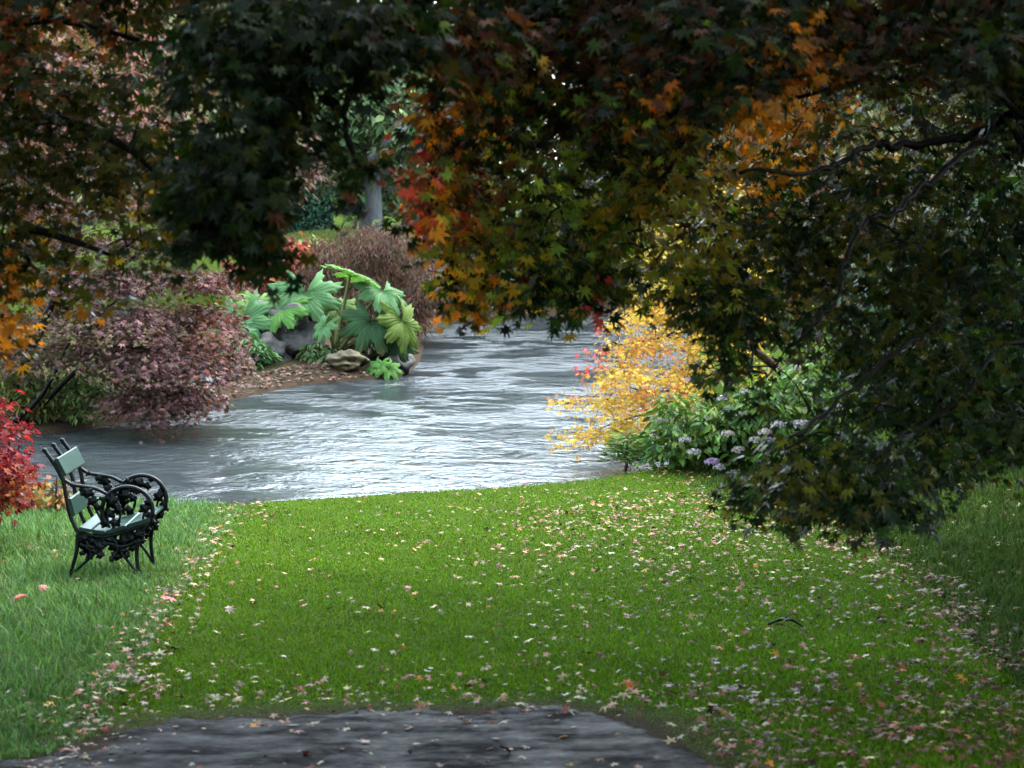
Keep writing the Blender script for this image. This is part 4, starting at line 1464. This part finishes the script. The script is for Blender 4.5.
gun_leaf(g1, P(398, 340, 30.9), .42, (.5, -.7, .4), R(10), DGR, sb, .35)
b2 = on_bank(285, 31.9)
g2 = empty('giant_rhubarb', b2, 'giant rhubarb with pale bluish leaves left of the big boulder', 'plant')
sb = b2 + np.array([0, 0, .05])
gun_leaf(g2, P(306, 293, 31.2), .64, (.1, -.75, .75), R(0), BLU, sb, .3)
gun_leaf(g2, P(283, 308, 31.0), .5, (-.3, -.6, .7), R(25), BGR, sb, .35)
gun_leaf(g2, P(243, 318, 30.9), .58, (-.1, -.85, .45), R(-10), BLU, on_bank(255, 31.5), .3)
gun_leaf(g2, P(256, 302, 31.3), .42, (.2, -.5, .85), R(15), (.14, .26, .07), on_bank(262, 31.5), .3)
gun_leaf(g2, P(235, 334, 30.7), .40, (-.4, -.7, .4), R(10), (.11, .26, .12), on_bank(250, 31.2), .35)
b3 = on_bank(384, 30.4)
b3[2] = max(b3[2], .02)
g3 = empty('giant_rhubarb', b3, 'young giant rhubarb with small leaves right at the water line', 'plant')
for (px, py, s_, t_) in ((378, 366, .24, (-.4, -.6, .7)), (388, 368, .26, (.3, -.6, .7)), (383, 374, .2, (0, -.9, .5))):
    gun_leaf(g3, P(px, py, 30.2), s_, t_, R(0), BGR, b3, .3)
# leafy ground plants by the rhubarb
for (px, d, w, h, lab, cols) in ((246, 30.3, .38, .5, 'fresh green leafy plant below the left rhubarb leaves', [(.08, .2, .06), (.12, .26, .09), (.06, .14, .05)]),
                                 (318, 30.7, .3, .22, 'low dark green plant at the foot of the big boulder', [(.05, .1, .03), (.08, .13, .04)]),
                                 (362, 31.0, .4, .3, 'dark tangled plant under the tall rhubarb stalk', [(.03, .04, .02), (.06, .05, .03), (.04, .07, .025)])):
    b = on_bank(px, d)
    a_ = ball_anchors(b + np.array([0, 0, h * .5]), (w, .3, h * .55), 26, 1, .2)
    leafy('leafy_plant', lab, 'plant', b, a_, .12, 20, .12, cols, None, OVATE, 'foliage', stem='stem', crown='foliage', trunk_r=(.015, .008))

# weeping russet shrub dome behind the rhubarb
b = on_bank(385, 43)
b = P(385, 330, 38)
b[2] = hz(b[0] - .4, 37.5)
b[0] -= .4
a_ = np.concatenate([poly_anchors([(290, 300), (300, 262), (335, 240), (375, 232), (410, 242), (432, 270), (440, 300), (432, 316), (415, 322), (300, 320)], 150, 35.6, 39.5)])


def wc(pos, ai):
    c = pick(len(pos), [(.10, .055, .046), (.14, .075, .06), (.085, .06, .042), (.11, .09, .06), (.14, .055, .04)], None, .2)
    return c * np.exp(rng.normal(0, .12, len(a_)))[ai][:, None]


leafy('weeping_shrub', 'domed russet shrub with fine weeping foliage behind the giant rhubarb', 'shrub', b, a_, .34, 200, .13, None, None, NARROW, 'far_foliage', colour_fn=wc, hang=1.0, stem='stem', crown='foliage', trunk_r=(.08, .04), flat=.4)
# leafy growth at the far bend; the first shrub's colour holds the recess's shade
for (px, py, d, w, h, lab, cols) in ((448, 300, 43.6, 1.1, 1.25, 'dark shrub with shade in its colour overhanging the far bend of the river', [(.02, .03, .025), (.04, .045, .035)]),
                                     (520, 300, 46.0, 2.0, 1.8, 'broad dark green shrub on the far bank beyond the water', [(.03, .045, .03), (.05, .06, .035)]),
                                     (630, 300, 47.0, 2.2, 2.2, 'bronze shrub on the far bank right of the dark one', [(.08, .06, .03), (.06, .06, .03)]),
                                     (275, 255, 41.0, .9, 1.2, 'red leaved shrub between purple maple and rhubarb', [(.28, .07, .05), (.22, .06, .05), (.3, .12, .05)]),
                                     (312, 240, 46.0, .8, .7, 'pale straw coloured bush beside the russet shrub', [(.24, .24, .1), (.2, .22, .1)]),
                                     (405, 230, 47.5, 1.0, 1.0, 'mauve brown bush right of the far tree trunk', [(.19, .14, .12), (.22, .19, .13)])):
    b = P(px, py, d)
    b[2] = hz(b[0], d)
    a_ = ball_anchors(b + np.array([0, 0, h * .5]), (w, w * .7, h * .55), int(30 + 30 * w), 1, .35)
    leafy('far_shrub', lab, 'shrub', b, a_, .3 * w, 40, .18, cols, None, OVATE, 'far_foliage', stem='stem', crown='foliage', trunk_r=(.04, .02), twig=False)

# clipped hedge
hc = P(300, 215, 60)
hb = hz(hc[0], 60)
hedge = empty('clipped_hedge', (hc[0], 60, hb), 'clipped dark blue green hedge behind the far grass', 'hedge')
n = 9000
fx_ = rng.uniform(-2.6, 1.0, n)
face = rng.uniform(0, 1, n)
zz = rng.uniform(0, 2.0, n)
p = np.stack([hc[0] + fx_, np.where(face < .6, 59.6 + rng.normal(0, .06, n), rng.uniform(59.6, 60.6, n)), hb + np.where(face < .6, zz, 2.0 + rng.normal(0, .05, n))], 1)
leaves_mesh('foliage', DIAMOND, p, rng.normal(0, 1, (n, 3)) + np.array([0, -.4, .3]), rng.normal(0, .6, (n, 3)) + np.array([0, -1, .6]), .12, pick(n, [(.035, .085, .055), (.05, .11, .07), (.025, .06, .04)], None, .15), M['far_foliage'], hedge)
mb = MB()
mb.box((hc[0] - .8, 60.1, hb + .95), (1.75, 0, 0), (0, .42, 0), (0, 0, .95))
mb.build('branches', M['brown_twig'], hedge)

# grey trunked tree and the others far behind
def far_tree(px, d, r, ch, cz, label, cols, trunk_r=.3, bark='grey_bark', n=130, size=.3, per=40):
    k_ = .68 if 200 < px < 450 else .9
    if d > 45: ch, cz = ch * k_ * .95, cz * k_
    b = P(px, 230, d)
    b[2] = hz(b[0], d)
    a_ = ball_anchors((b[0], d + .3, b[2] + cz), (r, r * .8, ch), n, 1, .4)
    return leafy('far_tree', label, 'tree', b, a_, r * .26, per, size, cols, None, OVATE, 'far_foliage', bark,
                 [b + np.array([0, 0, -.3]), b + np.array([.02, 0, cz * .5]), b + np.array([-.1, .1, cz]), b + np.array([.1, .2, cz + ch * .7])], (trunk_r, .08), group='trees on the far bank', flat=.4)


far_tree(370, 52, 2.6, 2.6, 5.0, 'grey trunked tree with pale green crown in the gap of the canopy', [(.10, .16, .065), (.14, .19, .085), (.08, .13, .055)], .36)
far_tree(300, 66, 3.2, 4.0, 5.5, 'bluish green tree behind the clipped hedge', [(.07, .12, .08), (.10, .16, .10)])
far_tree(268, 50, 1.6, 2.0, 3.6, 'pinkish russet tree left of the hedge', [(.30, .16, .13), (.24, .14, .11), (.2, .16, .1)], .1, 'brown_twig', 90, .17)
far_tree(410, 64, 3.2, 4.5, 5.0, 'pale green tree right of the grey trunk', [(.15, .22, .12), (.2, .26, .15), (.11, .17, .1)])
far_tree(180, 44, 2.6, 3.4, 5.0, 'pale yellow green tree showing above the purple maple', [(.28, .3, .14), (.34, .34, .2), (.2, .22, .1)], .2, 'grey_bark', 230, .3)
far_tree(60, 40, 2.6, 3.0, 4.8, 'pink leaved tree behind the purple maple at the upper left', [(.38, .15, .12), (.3, .13, .1), (.2, .13, .08)], .16, 'bark', 130, .2)
far_tree(-80, 36, 3.0, 3.6, 4.6, 'rusty tree at the left edge behind the purple maple', [(.18, .09, .05), (.12, .10, .04)], .2, 'bark', 130, .22)
far_tree(480, 62, 3.4, 4.5, 5.0, 'olive green tree beyond the river bend', [(.09, .12, .05), (.07, .09, .04)])
far_tree(590, 58, 3.4, 4.6, 5.2, 'bronze green tree beyond the far bank shrubs', [(.10, .09, .04), (.07, .08, .035)])
far_tree(720, 60, 3.8, 5, 5.6, 'dark green tall tree beyond the right of the river bend', [(.04, .06, .03), (.06, .07, .035)], n=260, size=.42)
far_tree(880, 58, 4.2, 5, 5.8, 'dark olive tall tree far behind the big maple boughs', [(.05, .06, .03), (.07, .07, .03)], n=260, size=.42)
far_tree(1060, 56, 4.2, 5, 5.8, 'dark tall tree furthest right beyond the river', [(.04, .06, .03), (.05, .06, .03)], n=260, size=.42)
far_tree(150, 74, 5, 5.5, 6.5, 'grey green tall tree far behind the pale yellow one', [(.08, .11, .07), (.10, .13, .085)], n=300, size=.5)
far_tree(-30, 70, 5, 5.5, 6.5, 'grey green tall tree furthest left across the river', [(.08, .10, .06), (.10, .11, .07)], n=300, size=.5)
far_tree(380, 85, 5.5, 6, 7, 'hazy blue green tall tree furthest behind the grey trunk', [(.08, .12, .085), (.10, .14, .10)], n=300, size=.5)

# ------------------------------------------------------------------ the damp air
mb = MB()
mb.box((0, 40, 6.0), (75, 0, 0), (0, 62, 0), (0, 0, 8.0))
hm = bpy.data.materials.new('damp_air')
hm.use_nodes = True
hm.node_tree.nodes.clear()
ho = hm.node_tree.nodes.new('ShaderNodeOutputMaterial')
hv = hm.node_tree.nodes.new('ShaderNodeVolumePrincipled')
hv.inputs['Color'].default_value = (.86, .93, .95, 1)
hv.inputs['Density'].default_value = .007
hv.inputs['Anisotropy'].default_value = .3
hm.node_tree.links.new(hv.outputs[0], ho.inputs['Volume'])
haze = mb.build('haze', hm)
tag(haze, 'thin damp haze over the river and garden', 'haze', kind='stuff')
